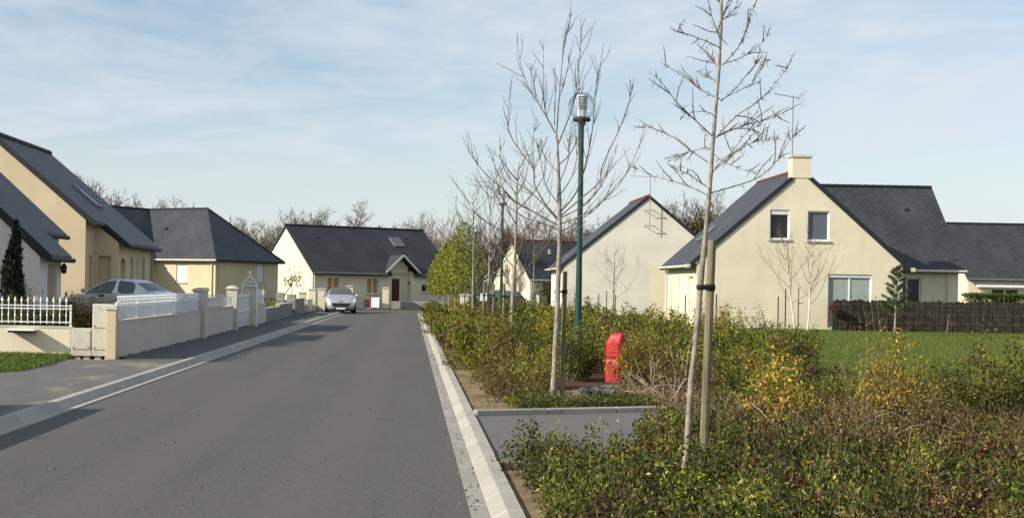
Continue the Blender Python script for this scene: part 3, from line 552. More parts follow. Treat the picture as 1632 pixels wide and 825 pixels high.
rm = MB(); slab(rm, [(-.12, -.4, 2.52), (6.45, -.4, 2.52), (6.45, .45, 3.141), (-.12, .45, 3.141)], .16); slab(rm, [(8.45, -.4, 2.52), (12.05, -.4, 2.52), (12.05, .45, 3.141), (8.45, .45, 3.141)], .16); slab(rm, [(-.12, .452, 3.143), (12.05, .452, 3.143), (12.05, 4.5, 6.1), (-.12, 4.5, 6.1)], .16); slab(rm, [(12.05, 4.5, 6.1), (12.05, 9.4, 2.52), (-.12, 9.4, 2.52), (-.12, 4.5, 6.1)], .16); rf = rm.build('roof', 'dark_slate', h5); ridge_row((-.12, 4.5, 6.1), (12.05, 4.5, 6.1), rf)
pm = MB(); slab(pm, [(6.0, -.3, 2.75), (7.45, -.3, 4.05), (7.45, 1.75, 4.05), (6.0, .1, 2.75)], .09); slab(pm, [(7.45, -.3, 4.05), (8.9, -.3, 2.75), (8.9, .1, 2.75), (7.45, 1.75, 4.05)], .09); po = pm.build('porch_roof', 'slate', h5)
vb = MB(); bar(vb, (5.98, -.33, 2.65), (7.45, -.33, 3.95), .04, .14); bar(vb, (7.45, -.333, 3.95), (8.92, -.333, 2.65), .04, .14); vb.build('verge_board', 'white_render', po); ridge_row((7.45, -.3, 4.07), (7.45, 1.7, 4.07), po)
gutter_run((-.1, -.45, 2.5), (5.95, -.45, 2.5), rf, 'grey_metal'); gutter_run((8.95, -.45, 2.5), (12, -.45, 2.5), rf, 'grey_metal'); downpipe(h5, .15, -.06, 0, 2.5)
def onroof(t, y): return (t, y, 2.52 + (y + .4) / 4.9 * 3.58)
skylight(rf, [onroof(8.3, 2.55), onroof(9.25, 2.55), onroof(9.25, 3.5), onroof(8.3, 3.5)]); roof_vent(rf, onroof(2.0, 3.2)); roof_vent(rf, onroof(9.9, 3.4)); MB().box(8.05, 8.15, -.06, -.01, 1.75, 2.0).build('wall_lamp', 'black_plastic', h5)

# ---- left, nearest: steep slate roof over a side porch
GZ = .25
h6 = thing('house', 'nearest left house with steep slate roof above a white side door', 'house', (-9.9, 36.3, 0))
# local x = 0 is the street wall of the low front part; the gable runs to negative x
m6 = .905
def rz6(x): return 2.42 - x * m6
wm = MB(); wall(wm, (-8.4, 0), 0, 8.4, [(0, rz6(-.0) ), (4.2, rz6(-4.2)), (8.4, rz6(0) - .12)], 0)
wall(wm, (0, 0), 90, 2.2, [(0, 2.3), (2.2, 2.3)], 0, [(.28, 1.75, .3, 2.12)], .12)
wall(wm, (-.7, 2.2), 90, 2.4, [(0, 2.95), (2.4, 2.95)]); wm.quad((0, 2.2, 0), (-.7, 2.2, 0), (-.7, 2.2, 2.9), (0, 2.2, 2.3)); wall(wm, (-.7, 4.6), 180, 7.7, [(0, 2.95), (3.5, rz6(-4.2)), (7.7, 2.3)]); wall(wm, (-8.4, 4.6), -90, 4.6, [(0, 2.3), (4.6, 2.3)])
wm.build('wall', 'pale_render', h6)
rm = MB(); slab(rm, [(-4.2, -.03, rz6(-4.2) + .16), (.25, -.03, rz6(.25) + .16), (.25, 2.35, rz6(.25) + .16), (-4.2, 2.35, rz6(-4.2) + .16)], .15)
slab(rm, [(-4.2, 2.352, rz6(-4.2) + .16), (-.50, 2.352, rz6(-.5) + .16), (-.50, 4.75, rz6(-.5) + .16), (-4.2, 4.75, rz6(-4.2) + .16)], .15); slab(rm, [(-4.2, 4.75, rz6(-4.2) + .16), (-8.7, 4.75, rz6(.3) + .16), (-8.7, -.03, rz6(.3) + .16), (-4.2, -.2, rz6(-4.2) + .16)], .15); rf = rm.build('roof', 'slate', h6)
vb = MB(); bar(vb, (-4.2, -.05, rz6(-4.2) + .07), (.28, -.05, rz6(.28) + .07), .035, .2); bar(vb, (-8.7, -.053, rz6(.3) + .07), (-4.2, -.053, rz6(-4.2) + .07), .035, .2); vb.build('verge_board', 'slate_edge', rf); gutter_run((.3, -.18, rz6(.3) + .08), (.3, 2.4, rz6(.3) + .08), rf, 'slate_edge'); gutter_run((-.46, 2.4, rz6(-.46) + .1), (-.46, 4.75, rz6(-.46) + .1), rf, 'slate_edge'); ridge_row((-4.2, -.2, rz6(-4.2) + .17), (-4.2, 4.75, rz6(-4.2) + .17), rf)
door(h6, (0, 0), 90, (.28, 1.0, .3, 2.12), 'blue_white_door', .06); MB().box(1.0, 1.75, .10, .125, .3, 2.12, frame_mat((0, 0), 90)).build('door_side_panel', 'shade_tan', h6)
lm = MB(); lm.lathe([(.03, 1.86), (.075, 1.9), (.085, 2.06), (.05, 2.12), (.015, 2.16)], 8, (.12, 2.02)); lm.tube([(0, 2.02, 2.0), (.12, 2.02, 2.16)], .012, 5); lm.build('wall_lantern', 'black_plastic', h6)

# ---- left, second: taller gable with an open porch
h7 = thing('house', 'second left house with tall sunlit tan gable and arched porch opening', 'house', (-10.8, 45, 0))
m7 = .83
def rz7(x): return 3.70 - x * m7
wm = MB(); wall(wm, (-6.2, 0), 0, 6.2, [(0, rz7(-.1)), (3.1, rz7(-3.1)), (6.2, rz7(0) - .05)])
wall(wm, (0, 0), 90, 1.3, [(0, 3.6), (1.3, 3.6)], 0, [(.55, 1.0, .5, 2.5)], .25)
wall(wm, (0, 1.3), 0, .8, [(0, 3.60), (.8, 2.98)], 0, [(.13, .55, .5, 2.52)], .25)
SW = [(.35, 1.25, .5, 2.45), (2.0, 2.45, 1.3, 2.5), (3.1, 3.28, 1.3, 2.5), (3.95, 4.55, 1.3, 2.5)]
wall(wm, (.8, 1.3), 90, 5.7, [(0, 2.95), (5.7, 2.95)], 0, SW, .2); wall(wm, (.8, 7), 180, 7, [(0, 2.95), (3.9, rz7(-3.1)), (7, 3.7)]); wall(wm, (-6.2, 7), -90, 7, [(0, 3.7), (7, 3.7)]); wm.build('wall', 'tan_render', h7)
pm = MB(); pm.box(.1, .58, .2, .24, .5, 2.55, frame_mat((0, 1.3), 0)).box(.3, 1.3, .17, .2, .5, 2.5, frame_mat((.8, 1.3), 90)).box(.5, 1.05, .22, .25, .5, 2.55, frame_mat((0, 0), 90)); pm.build('porch_recess', 'tan_render', h7)
am = MB(); am.add([(.795, 1.3 + .35, 2.46)] + [(.795, 1.3 + .8 - .45 * math.cos(math.pi * k / 10), 2.2 + .26 * math.sin(math.pi * k / 10)) for k in range(11)] + [(.795, 1.3 + 1.25, 2.46)], [tuple(range(13))]); am.build('arch_head', 'tan_render', h7)
for s_ in SW[1:]: window(h7, (.8, 1.3), 90, s_, 1, sill=False, fr=.05)
rm = MB(); slab(rm, [(-3.1, -.02, rz7(-3.1) + .17), (.28, -.02, rz7(.28) + .17), (.28, 1.288, rz7(.28) + .17), (-3.1, 1.288, rz7(-3.1) + .17)], .15); slab(rm, [(-3.1, 1.29, rz7(-3.1) + .17), (1.08, 1.29, rz7(1.08) + .17), (1.08, 7.15, rz7(1.08) + .17), (-3.1, 7.15, rz7(-3.1) + .17)], .15); slab(rm, [(-3.1, 7.15, rz7(-3.1) + .17), (-6.5, 7.15, rz7(.3) + .17), (-6.5, -.02, rz7(.3) + .17), (-3.1, -.02, rz7(-3.1) + .17)], .15); rf = rm.build('roof', 'slate', h7)
vb = MB(); bar(vb, (-3.1, -.035, rz7(-3.1) + .09), (.3, -.035, rz7(.3) + .09), .03, .17); bar(vb, (.3, 1.27, rz7(.3) + .09), (1.1, 1.27, rz7(1.1) + .09), .03, .17); bar(vb, (-6.5, -.037, rz7(.3) + .09), (-3.1, -.037, rz7(-3.1) + .09), .03, .17); vb.build('verge_board', 'slate_edge', rf); ridge_row((-3.1, -.02, rz7(-3.1) + .18), (-3.1, 7.15, rz7(-3.1) + .18), rf)
gutter_run((.32, -.1, rz7(.32) + .09), (.32, 1.35, rz7(.32) + .09), rf, 'slate_edge'); gutter_run((1.12, 1.35, rz7(1.12) + .09), (1.12, 7.15, rz7(1.12) + .09), rf, 'slate_edge'); downpipe(h7, .87, 6.9, .4, 2.8, 'shade_tan')
skylight(rf, [(-1.35, 3.5, rz7(-1.35) + .17), (-.45, 3.5, rz7(-.45) + .17), (-.45, 4.3, rz7(-.45) + .17), (-1.35, 4.3, rz7(-1.35) + .17)], 'window_glass')

# ---- left, third: hipped house turned to the street
A3_ = 60.0
h8 = thing('house', 'tan hipped roof house turned at an angle beyond the silver saloon car', 'house', (-12.8, 88, 0), R(A3_))
# local +x runs along the street side wall, +y goes back to the left
wm = MB(); RW, LW = (4.45, 5.2, 1.62, 2.86), (2.35, 3.2, 1.65, 2.9)
wall(wm, (0, 0), 0, 6.8, [(0, 3.3), (6.8, 3.3)], 0, [RW]); 
wall(wm, (0, 5.15), -90, 5.15, [(0, 3.3), (5.15, 3.3)], 0, [(5.15 - LW[1], 5.15 - LW[0], LW[2], LW[3])])
wall(wm, (-6, 5.15), 0, 6, [(0, 3.3), (6, 3.3)]); wall(wm, (6.8, 0), 90, 12, [(0, 3.3), (12, 3.3)]); wall(wm, (6.8, 12), 180, 12.8, [(0, 3.3), (12.8, 3.3)]); wall(wm, (-6, 12), -90, 6.85, [(0, 3.3), (3.4, 6.5), (6.85, 3.3)]); wm.build('wall', 'tan_render', h8)
window(h8, (0, 0), 0, RW, 1, shutter=.9); window(h8, (0, 5.15), -90, (5.15 - LW[1], 5.15 - LW[0], LW[2], LW[3]), 1, shutter=.93)
e, zr, ze = .3, 6.62, 3.12; rm = MB()
slab(rm, [(-e, -e, ze), (6.8 + e, -e, ze), (3.4, 3.4, zr)], .12)                                    # hip end towards the street
slab(rm, [(-e, 5.15 + 3.4 - 3.4, ze), (-e, -e, ze), (3.4, 3.4, zr), (3.4, 8.6, zr)], .12)                                  # front slope, sunlit
slab(rm, [(6.8 + e, -e, ze), (6.8 + e, 12.3, ze), (3.4, 8.6, zr), (3.4, 3.4, zr)], .12); slab(rm, [(6.8 + e, 12.3, ze), (-6.3, 12.3, ze), (-6.3, 8.6, zr), (3.4, 8.6, zr)], .12)
slab(rm, [(-6.3, 5.15 - e, ze), (-e, 5.15 - e, ze), (3.4, 8.6, zr), (-6.3, 8.6, zr)], .12); rf = rm.build('roof', 'slate', h8)
ridge_row((3.4, 3.4, zr + .01), (3.4, 8.6, zr + .01), rf, r=.08); ridge_row((3.4, 8.6, zr + .01), (-6.3, 8.6, zr + .01), rf, r=.08); ridge_row((-e, -e, ze + .02), (3.4, 3.4, zr), rf, r=.06); ridge_row((6.8 + e, -e, ze + .02), (3.4, 3.4, zr), rf, r=.06)
gutter_run((-e - .05, 4.9, ze - .03), (-e - .05, -e, ze - .03), rf); gutter_run((-e, -e - .05, ze - .03), (6.8 + e, -e - .05, ze - .03), rf, 'slate_edge'); gutter_run((-6.3, 5.15 - e - .05, ze - .03), (-.3, 5.15 - e - .05, ze - .03), rf, 'slate_edge')
downpipe(h8, -.06, .25, .6, 3.1); downpipe(h8, .35, -.06, .6, 3.1); roof_vent(rf, (1.9, 5.6, 5.2))
SPUR_TREE_TRUNK = [(-0.01, 0.0, 0.03), (0.01, 0.0, 0.3), (0.03, 0.0, 0.74), (0.06, 0.0, 1.12), (0.09, 0.0, 1.5), (0.11, 0.0, 1.77), (0.13, 0.0, 2.04), (0.15, 0.0, 2.31), (0.17, 0.0, 2.56), (0.19, 0.0, 2.94), (0.21, 0.0, 3.27), (0.23, 0.0, 3.57), (0.24, 0.0, 3.89), (0.24, 0.0, 4.22), (0.24, 0.0, 4.43), (0.25, 0.0, 4.62)]
SPUR_TREE_BRANCHES = [
  [(0.16, 0.0, 2.49), (0.42, 0.05, 2.57), (0.64, 0.13, 2.66), (0.81, 0.2, 2.82), (0.93, 0.29, 3.0), (1.02, 0.38, 3.06)],
  [(0.18, 0.0, 2.67), (0.36, -0.13, 2.84), (0.45, -0.31, 2.9), (0.52, -0.5, 2.91), (0.59, -0.71, 2.9)],
  [(0.19, 0.0, 2.67), (0.28, 0.12, 2.77), (0.42, 0.29, 2.88), (0.6, 0.46, 3.09), (0.76, 0.66, 3.16)],
  [(0.22, 0.0, 2.98), (0.38, -0.05, 3.16), (0.57, -0.12, 3.3), (0.73, -0.2, 3.5), (0.75, -0.28, 3.56)],
  [(0.24, 0.0, 2.99), (0.48, 0.18, 3.1), (0.79, 0.41, 3.2), (0.99, 0.67, 3.3)],
  [(0.25, 0.0, 3.3), (0.36, -0.1, 3.36), (0.46, -0.23, 3.41), (0.5, -0.38, 3.51), (0.54, -0.53, 3.57)],
  [(0.26, 0.0, 3.61), (0.43, 0.05, 3.68), (0.6, 0.11, 3.79), (0.71, 0.18, 3.93)],
  [(0.26, 0.0, 3.6), (0.33, -0.14, 3.69), (0.35, -0.31, 3.76), (0.36, -0.51, 3.89), (0.36, -0.72, 3.99)],
  [(0.25, 0.0, 3.29), (0.4, 0.08, 3.42), (0.55, 0.19, 3.6), (0.68, 0.3, 3.73)],
  [(0.25, 0.0, 3.99), (0.32, -0.15, 4.06), (0.33, -0.33, 4.15)],
  [(0.15, 0.0, 2.76), (0.01, 0.08, 2.87), (-0.12, 0.18, 2.99), (-0.28, 0.29, 3.08), (-0.45, 0.4, 3.11)],
  [(0.14, 0.0, 2.55), (-0.07, -0.22, 2.64), (-0.28, -0.5, 2.67)],
  [(0.14, 0.0, 2.48), (0.05, 0.04, 2.53), (-0.13, 0.1, 2.6), (-0.31, 0.16, 2.65), (-0.46, 0.22, 2.73)],
  [(0.18, 0.0, 2.99), (0.01, -0.11, 3.11), (-0.18, -0.24, 3.25), (-0.34, -0.4, 3.39), (-0.45, -0.56, 3.43)],
  [(0.24, 0.0, 3.31), (0.11, 0.17, 3.41), (0.0, 0.4, 3.56), (-0.17, 0.65, 3.73)],
  [(0.24, 0.0, 3.75), (0.08, -0.12, 3.79), (-0.1, -0.28, 3.81), (-0.24, -0.46, 3.81)],
  [(0.22, 0.0, 3.58), (0.18, 0.27, 3.76), (0.19, 0.63, 3.86)],
  [(0.23, 0.0, 3.84), (0.11, -0.23, 3.98), (0.01, -0.52, 4.1)],
  [(0.19, 0.0, 2.85), (0.16, 0.17, 2.9), (0.05, 0.4, 2.88), (-0.1, 0.64, 2.81)],
  [(0.21, 0.0, 3.16), (0.1, -0.07, 3.19), (-0.06, -0.16, 3.16), (-0.14, -0.26, 3.11)],
  [(0.24, 0.0, 3.46), (0.16, 0.16, 3.52), (0.12, 0.37, 3.6)],
  [(0.2, 0.0, 2.83), (0.27, -0.12, 2.75), (0.38, -0.27, 2.68), (0.5, -0.43, 2.62)],
  [(0.21, 0.0, 2.97), (0.34, 0.06, 3.05), (0.51, 0.13, 3.07), (0.66, 0.21, 3.05)],
  [(0.24, 0.0, 4.0), (0.25, -0.32, 4.15), (0.21, -0.73, 4.27)],
  [(0.24, 0.0, 4.11), (0.22, 0.23, 4.32), (0.24, 0.53, 4.58)],
]
FAN_TREE_TRUNK = [(-0.03, 0.0, 0.03), (-0.01, 0.0, 0.58), (0.01, 0.0, 1.13), (0.02, 0.0, 1.78), (0.03, 0.0, 2.53), (0.01, 0.0, 2.99), (-0.01, 0.0, 3.45), (-0.03, 0.0, 3.79), (-0.05, 0.0, 3.94)]
FAN_TREE_BRANCHES = [
  [(-0.04, 0.0, 3.94), (-0.02, 0.05, 4.24), (0.0, 0.13, 4.46), (0.05, 0.2, 5.09), (0.12, 0.29, 5.47), (0.18, 0.38, 5.78)],
  [(-0.02, 0.0, 3.76), (0.12, -0.1, 4.15), (0.19, -0.24, 4.42), (0.22, -0.38, 4.82), (0.23, -0.54, 5.18), (0.2, -0.71, 5.54)],
  [(-0.06, 0.0, 3.94), (-0.22, 0.1, 4.24), (-0.34, 0.22, 4.47), (-0.46, 0.36, 4.7), (-0.57, 0.5, 5.09), (-0.61, 0.66, 5.47)],
  [(-0.04, 0.0, 3.91), (-0.2, -0.05, 4.18), (-0.25, -0.12, 4.42), (-0.27, -0.2, 4.66), (-0.28, -0.28, 5.29)],
  [(-0.36, 0.0, 4.47), (-0.39, 0.29, 4.81), (-0.42, 0.67, 5.09)],
  [(0.02, 0.0, 4.55), (0.06, -0.23, 4.77), (0.13, -0.53, 5.22)],
  [(-0.08, 0.0, 4.05), (-0.06, 0.08, 4.53), (-0.09, 0.18, 4.9)],
  [(0.0, 0.0, 3.47), (0.16, -0.14, 3.64), (0.28, -0.31, 3.98), (0.23, -0.51, 4.35), (0.16, -0.72, 4.91)],
  [(0.02, 0.0, 2.76), (0.27, 0.04, 3.07), (0.42, 0.08, 3.56), (0.51, 0.13, 4.08), (0.55, 0.19, 4.67), (0.63, 0.24, 5.08), (0.67, 0.3, 5.32)],
  [(0.03, 0.0, 2.71), (0.37, -0.04, 3.01), (0.59, -0.09, 3.22), (0.62, -0.15, 3.45), (0.84, -0.21, 3.95), (0.96, -0.27, 4.32), (1.03, -0.33, 4.61)],
  [(0.04, 0.0, 2.69), (0.43, 0.11, 2.91), (0.73, 0.25, 3.3), (0.93, 0.4, 3.83)],
  [(0.04, 0.0, 2.6), (0.28, -0.07, 2.69), (0.54, -0.17, 2.85), (0.84, -0.27, 3.15), (1.05, -0.38, 3.55), (1.14, -0.5, 3.86)],
  [(0.03, 0.0, 2.48), (0.22, 0.04, 2.58), (0.39, 0.1, 2.7), (0.61, 0.16, 2.87), (1.01, 0.22, 3.37)],
  [(0.03, 0.0, 2.39), (0.13, -0.15, 2.47), (0.3, -0.35, 2.54), (0.54, -0.56, 2.58)],
  [(-0.01, 0.0, 2.69), (-0.19, 0.06, 2.9), (-0.34, 0.14, 3.18), (-0.36, 0.23, 3.42), (-0.52, 0.33, 3.66), (-0.71, 0.43, 3.97), (-0.72, 0.54, 4.34), (-0.67, 0.65, 4.86)],
  [(-0.37, 0.0, 3.37), (-0.28, -0.2, 3.61), (-0.21, -0.46, 3.85)],
  [(-0.35, 0.0, 3.26), (-0.37, 0.27, 3.84), (-0.27, 0.63, 4.26)],
  [(0.0, 0.0, 2.58), (-0.34, -0.06, 2.75), (-0.66, -0.14, 2.92), (-0.85, -0.23, 3.09), (-1.13, -0.32, 3.33), (-1.34, -0.42, 3.59), (-1.45, -0.52, 3.82)],
  [(-0.81, 0.0, 3.1), (-0.92, 0.28, 3.44), (-0.98, 0.64, 3.71)],
  [(0.0, 0.0, 2.52), (-0.27, -0.05, 2.61), (-0.51, -0.11, 2.68), (-0.79, -0.18, 2.87), (-0.99, -0.26, 3.18)],
  [(-0.01, 0.0, 2.66), (-0.36, 0.07, 3.03), (-0.69, 0.16, 3.25), (-0.83, 0.26, 3.53), (-0.85, 0.37, 3.75)],
  [(0.0, 0.0, 2.9), (-0.2, -0.12, 3.16), (-0.29, -0.27, 3.5), (-0.35, -0.43, 3.73)],
  [(0.0, 0.0, 2.99), (0.21, 0.06, 3.32), (0.3, 0.13, 3.75), (0.33, 0.21, 4.08)],
  [(0.0, 0.0, 3.17), (0.11, -0.2, 3.51), (0.12, -0.45, 3.82), (0.22, -0.73, 4.11)],
  [(-0.01, 0.0, 3.36), (-0.15, 0.23, 3.54), (-0.22, 0.53, 3.78)],
]

# ================================================================== GARDEN WALLS, FENCES, GATES (left)
def gwall(name, label, x0, x1, y0, y1, z0, z1, mat='grey_render', cap='cap_concrete', cat='wall', group=None, over=.02, ch=.04):
    o = tag(MB().box(x0, x1, y0, y1, z0, z1).build(name, mat, bevel=.008), label, cat, group)
    if cap: MB().box(x0 - over, x1 + over, y0 - over * .5, y1 + over * .5, z1 + .001, z1 + ch).build('coping', cap, o)
    return o
def pillar(label, x, y, wd, z1, mat='cream_render', flat=True, group='rendered gate pillars', dome=False):
    o = tag(MB().box(-wd / 2, wd / 2, -wd / 2, wd / 2, 0, z1).build('gate_pillar', mat, None, (x, y, .03), bevel=.01), label, 'pillar', group)
    c = MB()
    if dome: c.box(-wd * .62, wd * .62, -wd * .62, wd * .62, z1 + .001, z1 + .05); c.lathe([(wd * .6, z1 + .051), (wd * .5, z1 + .09), (wd * .25, z1 + .12), (.01, z1 + .13)], 14)
    else: c.box(-wd * .6, wd * .6, -wd * .6, wd * .6, z1 + .001, z1 + .06); c.box(-wd * .48, wd * .48, -wd * .48, wd * .48, z1 + .061, z1 + .085)
    c.build('pillar_cap', 'cap_concrete', o, bevel=.008); return o
gwall('garden_wall', 'low cream wall under the spiked white fence facing the grass', -14, -7.36, 29.52, 29.68, .02, .66, 'cream_render')
gwall('garden_wall', 'long grey rendered street wall carrying the first slatted white fence', -6.32, -6.14, 28.72, 39.5, 0, .83)
gwall('garden_wall', 'shorter grey rendered street wall between the double pillar and the white gate', -6.32, -6.14, 40.3, 46.5, 0, .87)
gwall('garden_wall', 'short grey rendered wall under the last small white fence panel', -6.32, -6.12, 52.0, 56.6, 0, .86)
gwall('garden_wall', 'bare grey block wall with low planting behind its first step', -6.40, -6.2, 56.7, 63.0, 0, .62, 'breeze_block', 'cap_concrete')
gwall('garden_wall', 'bare grey block wall just beyond the first step of the block wall', -6.40, -6.2, 63.02, 69.5, 0, .72, 'breeze_block', 'cap_concrete')
gwall('garden_wall', 'grey block wall stub between the tall block pier and the cream pillars', -6.35, -6.15, 70.6, 76.5, 0, .88, 'breeze_block', 'cap_concrete')
tag(MB().box(-.22, .22, -.3, .3, 0, 1.15).build('block_pier', 'breeze_block', None, (-6.3, 70.05, 0), bevel=.01), 'unfinished grey block pier standing at the end of the block wall', 'pier')
tag(MB().box(-.2, .2, -.2, .2, 0, 1.22).build('block_pier', 'breeze_block', None, (-6.95, 70.9, 0), bevel=.01), 'second grey block pier set back behind the first one', 'pier')
pillar('narrow tan pillar beside the pale meter cabinets', -6.27, 28.55, .21, 1.06, 'tan_render')
pillar('front pillar of the double pillar between two slatted fences', -6.2, 39.72, .36, 1.40, 'grey_render'); pillar('rear pillar of the double pillar between two slatted fences', -6.2, 40.1, .30, 1.42, 'grey_render')
pillar('round capped pillar on the near side of the white garden gate', -6.2, 46.75, .36, 1.44, 'grey_render', dome=True)
pillar('cream pillar under the white triangular pediment', -6.2, 51.75, .42, 1.52, 'cream_render')
pillar('cream capped pillar set furthest left of the three by the parked car', -6.5, 79.2, .42, 1.12, 'cream_render'); pillar('middle cream capped pillar of the three by the parked car', -6.3, 84.0, .44, 1.30, 'cream_render'); pillar('cream capped pillar right beside the parked car', -5.85, 85.8, .46, 1.33, 'cream_render')
gwall('garden_wall', 'short cream topped wall joining the cream pillars near the car', -6.45, -6.25, 80.0, 83.6, 0, .75, 'grey_render')
pillar('cream capped pillar seen behind the roof of the parked car', -4.75, 99.0, .5, 1.52, 'cream_render'); pillar('cream capped pillar beside the white board at the street end', -2.15, 98.6, .46, 1.44, 'cream_render')
gwall('garden_wall', 'grey block wall in front of the long house beyond the road end', -1.75, 2.6, 99.4, 99.62, 0, .50, 'breeze_block')
gwall('garden_wall', 'low block upstand between the two pillars of the far driveway', -4.2, -2.6, 102.2, 102.4, 0, .62, 'breeze_block')
struct('driveway_sill', MB().box(-4.5, -2.4, 98.2, 98.5, .0, .07), 'cap_concrete')
o = thing('notice_board', 'white board with a red edge leaning by the far driveway pillar', 'board', (-2.86, 98.0, .0), R(-12)); MB().box(-.29, .29, -.03, .03, .1, .82).build('panel', 'board_white', o); MB().box(-.42, -.292, -.03, .5, .1, .84).build('red_side', 'red_paint', o); MB().box(-.25, -.2, -.02, .3, 0, .1).box(.2, .25, -.02, .3, 0, .1).build('foot', 'grey_metal', o)
gwall('garden_wall', 'neighbouring low cream garden wall beside the near pavement', -7.2, -7.0, 6, 16.9, 0, 1.66, 'cream_render')

# spiked fence on the front wall
fo = thing('picket_fence', 'white spiked metal fence on the low cream wall at left', 'fence', (-10.6, 29.6, .70))
pk = MB(); pk.tube([(0, 0, .045), (0, 0, .52)], .011, 6); pk.lathe([(.012, .50), (.026, .53), (.020, .56), (.009, .60), (.001, .635)], 8); pk.lathe([(.011, .20), (.021, .225), (.011, .25)], 8)
pkm = pk.mesh('picket', 'white_pvc')
for i in range(24): link('picket', pkm, fo, (-.14 + .1375 * i if False else -.05 + .1375 * i, 0, 0))
for z in (.085, .37, .435): MB().box(-.2, 3.22, -.012, .012, z - .011, z + .011).build('rail', 'white_pvc', fo)
for x in (-.18, 1.55, 3.2): MB().box(x - .02, x + .02, .013, .05, 0, .46).build('fence_post', 'white_pvc', fo)
# slatted fences on the street wall
def slat_fence(label, y0, y1, z, bays, top=True, x=-6.23):
    o = thing('slatted_fence', label, 'fence', (x, y0, z), 0, 'white fences on the street wall'); L = y1 - y0; b = L / bays
    for i in range(bays + 1): MB().box(-.025, .025, i * b - .025, i * b + .025, 0, .37).build('fence_post', 'white_pvc', o)
    for i in range(bays):
        m = MB(); a0, a1 = i * b + .03, (i + 1) * b - .03
        for k in range(5):
            zc = .055 + k * .058; m.box(-.035, .0, a0, a1, zc - .020, zc + .020, Matrix.Translation((0, 0, 0)))
        m.build('slat_panel', 'white_pvc', o)
        if top:
            pm_ = MB(); n = int((a1 - a0) / .1375)
            for k in range(n + 1):
                yy = a0 + (a1 - a0) * k / n; pm_.tube([(.02, yy, .02), (.02, yy, .46)], .010, 5); pm_.lathe([(.012, .45), (.022, .47), (.001, .52)], 6, (.02, yy))
            pm_.build('spike_row', 'white_pvc', o)
    for zz_ in (.315, .38): MB().box(.03, .05, 0, L, zz_ - .012, zz_ + .012).build('rail', 'white_pvc', o)
    return o
slat_fence('long slatted white fence with spikes along the nearer street wall', 28.75, 39.45, .875, 5)
slat_fence('slatted white fence between the double pillar and the gate', 40.35, 46.45, .915, 3, False)
slat_fence('last short slatted white fence past the white pediment', 52.2, 56.5, .905, 2, True)
g = thing('garden_gate', 'white barred garden gate between the dome capped and pedimented pillars', 'gate', (-6.22, 47.0, .05))
m = MB()
for k in range(22):
    yy = .12 + k * .19; m.tube([(0, yy, .12), (0, yy, 1.22)], .013, 5)
m.build('bars', 'white_pvc', g)
for z in (.12, .62, 1.15): MB().box(-.02, .02, .05, 4.35, z - .03, z + .03).build('rail', 'white_pvc', g)
for yy in (.05, 2.2, 4.32): MB().box(-.035, .035, yy - .04, yy + .04, .04, 1.3).build('gate_post', 'white_pvc', g)
pd = thing('pediment', 'white triangular pediment with a small finial over the cream gate pillar', 'gate ornament', (-6.2, 51.5, .05))
m = MB(); bar(m, (-.31, 0, 1.53), (.31, 0, 1.53), .06, .06, (0, 1, 0)); bar(m, (-.31, .001, 1.55), (0, .001, 1.92), .055, .07, (0, 1, 0)); bar(m, (.31, .002, 1.55), (0, .002, 1.92), .055, .07, (0, 1, 0)); m.tube([(-.1, 0, 1.62), (0, 0, 1.72), (.1, 0, 1.62)], .02, 5); m.build('triangle_frame', 'white_pvc', pd)
MB().lathe([(.012, 1.92), (.03, 1.98), (.012, 2.03), (.001, 2.12)], 8).build('finial', 'white_pvc', pd); MB().box(-.31, -.25, -.03, .03, 0, 1.5).box(.25, .31, -.03, .03, 0, 1.5).build('upright', 'white_pvc', pd)
tag(MB().box(-.03, .03, -.05, .05, 0, .16).build('door_bell', 'black_plastic', None, (-5.985, 51.75, .55)), 'small black bell box on the street face of the cream pillar', 'bell')
# meter cabinets
def cabinet(label, x, y, wd, z0, z1, panels):
    o = thing('meter_cabinet', label, 'cabinet', (x, y, 0)); MB().box(0, wd, -.24, 0, z0, z1).build('housing', 'cabinet_plastic', o, bevel=.01)
    for a, b in panels:
        d = MB().box(.025, wd - .025, -.256, -.241, a, b).build('door', 'cabinet_plastic', o, bevel=.006)
        k = MB()
        for xx in (.05, wd - .05): k.lathe([(.014, 0), (.014, .012)], 8, (xx, 0))
        for i, v in enumerate(k.v): k.v[i] = (v[0], -.257 - v[2], a + .04 + v[1])
        k.build('lock', 'grey_metal', d)
    MB().box(.05, wd * .42, -.2, -.02, .02, z0).box(wd * .6, wd - .05, -.2, -.02, .02, z0).build('foot', 'tan_render', o); return o
cabinet('tall pale meter cabinet between the low cabinet and the tan pillar', -6.80, 29.3, .43, .10, 1.20, [(.24, .66), (.70, 1.17)])
cabinet('low pale meter cabinet beside the taller one', -7.24, 29.3, .43, .10, .68, [(.24, .64)])
o = thing('letterbox', 'thin flat lidded letterbox sticking out of the cream front wall', 'letterbox', (-8.32, 29.51, .60)); MB().box(-.34, .26, -.34, 0, .0, .035).build('lid', 'white_pvc', o, bevel=.006); MB().box(-.30, .22, -.30, -.005, -.04, -.001).build('box_body', 'dark_recess', o)

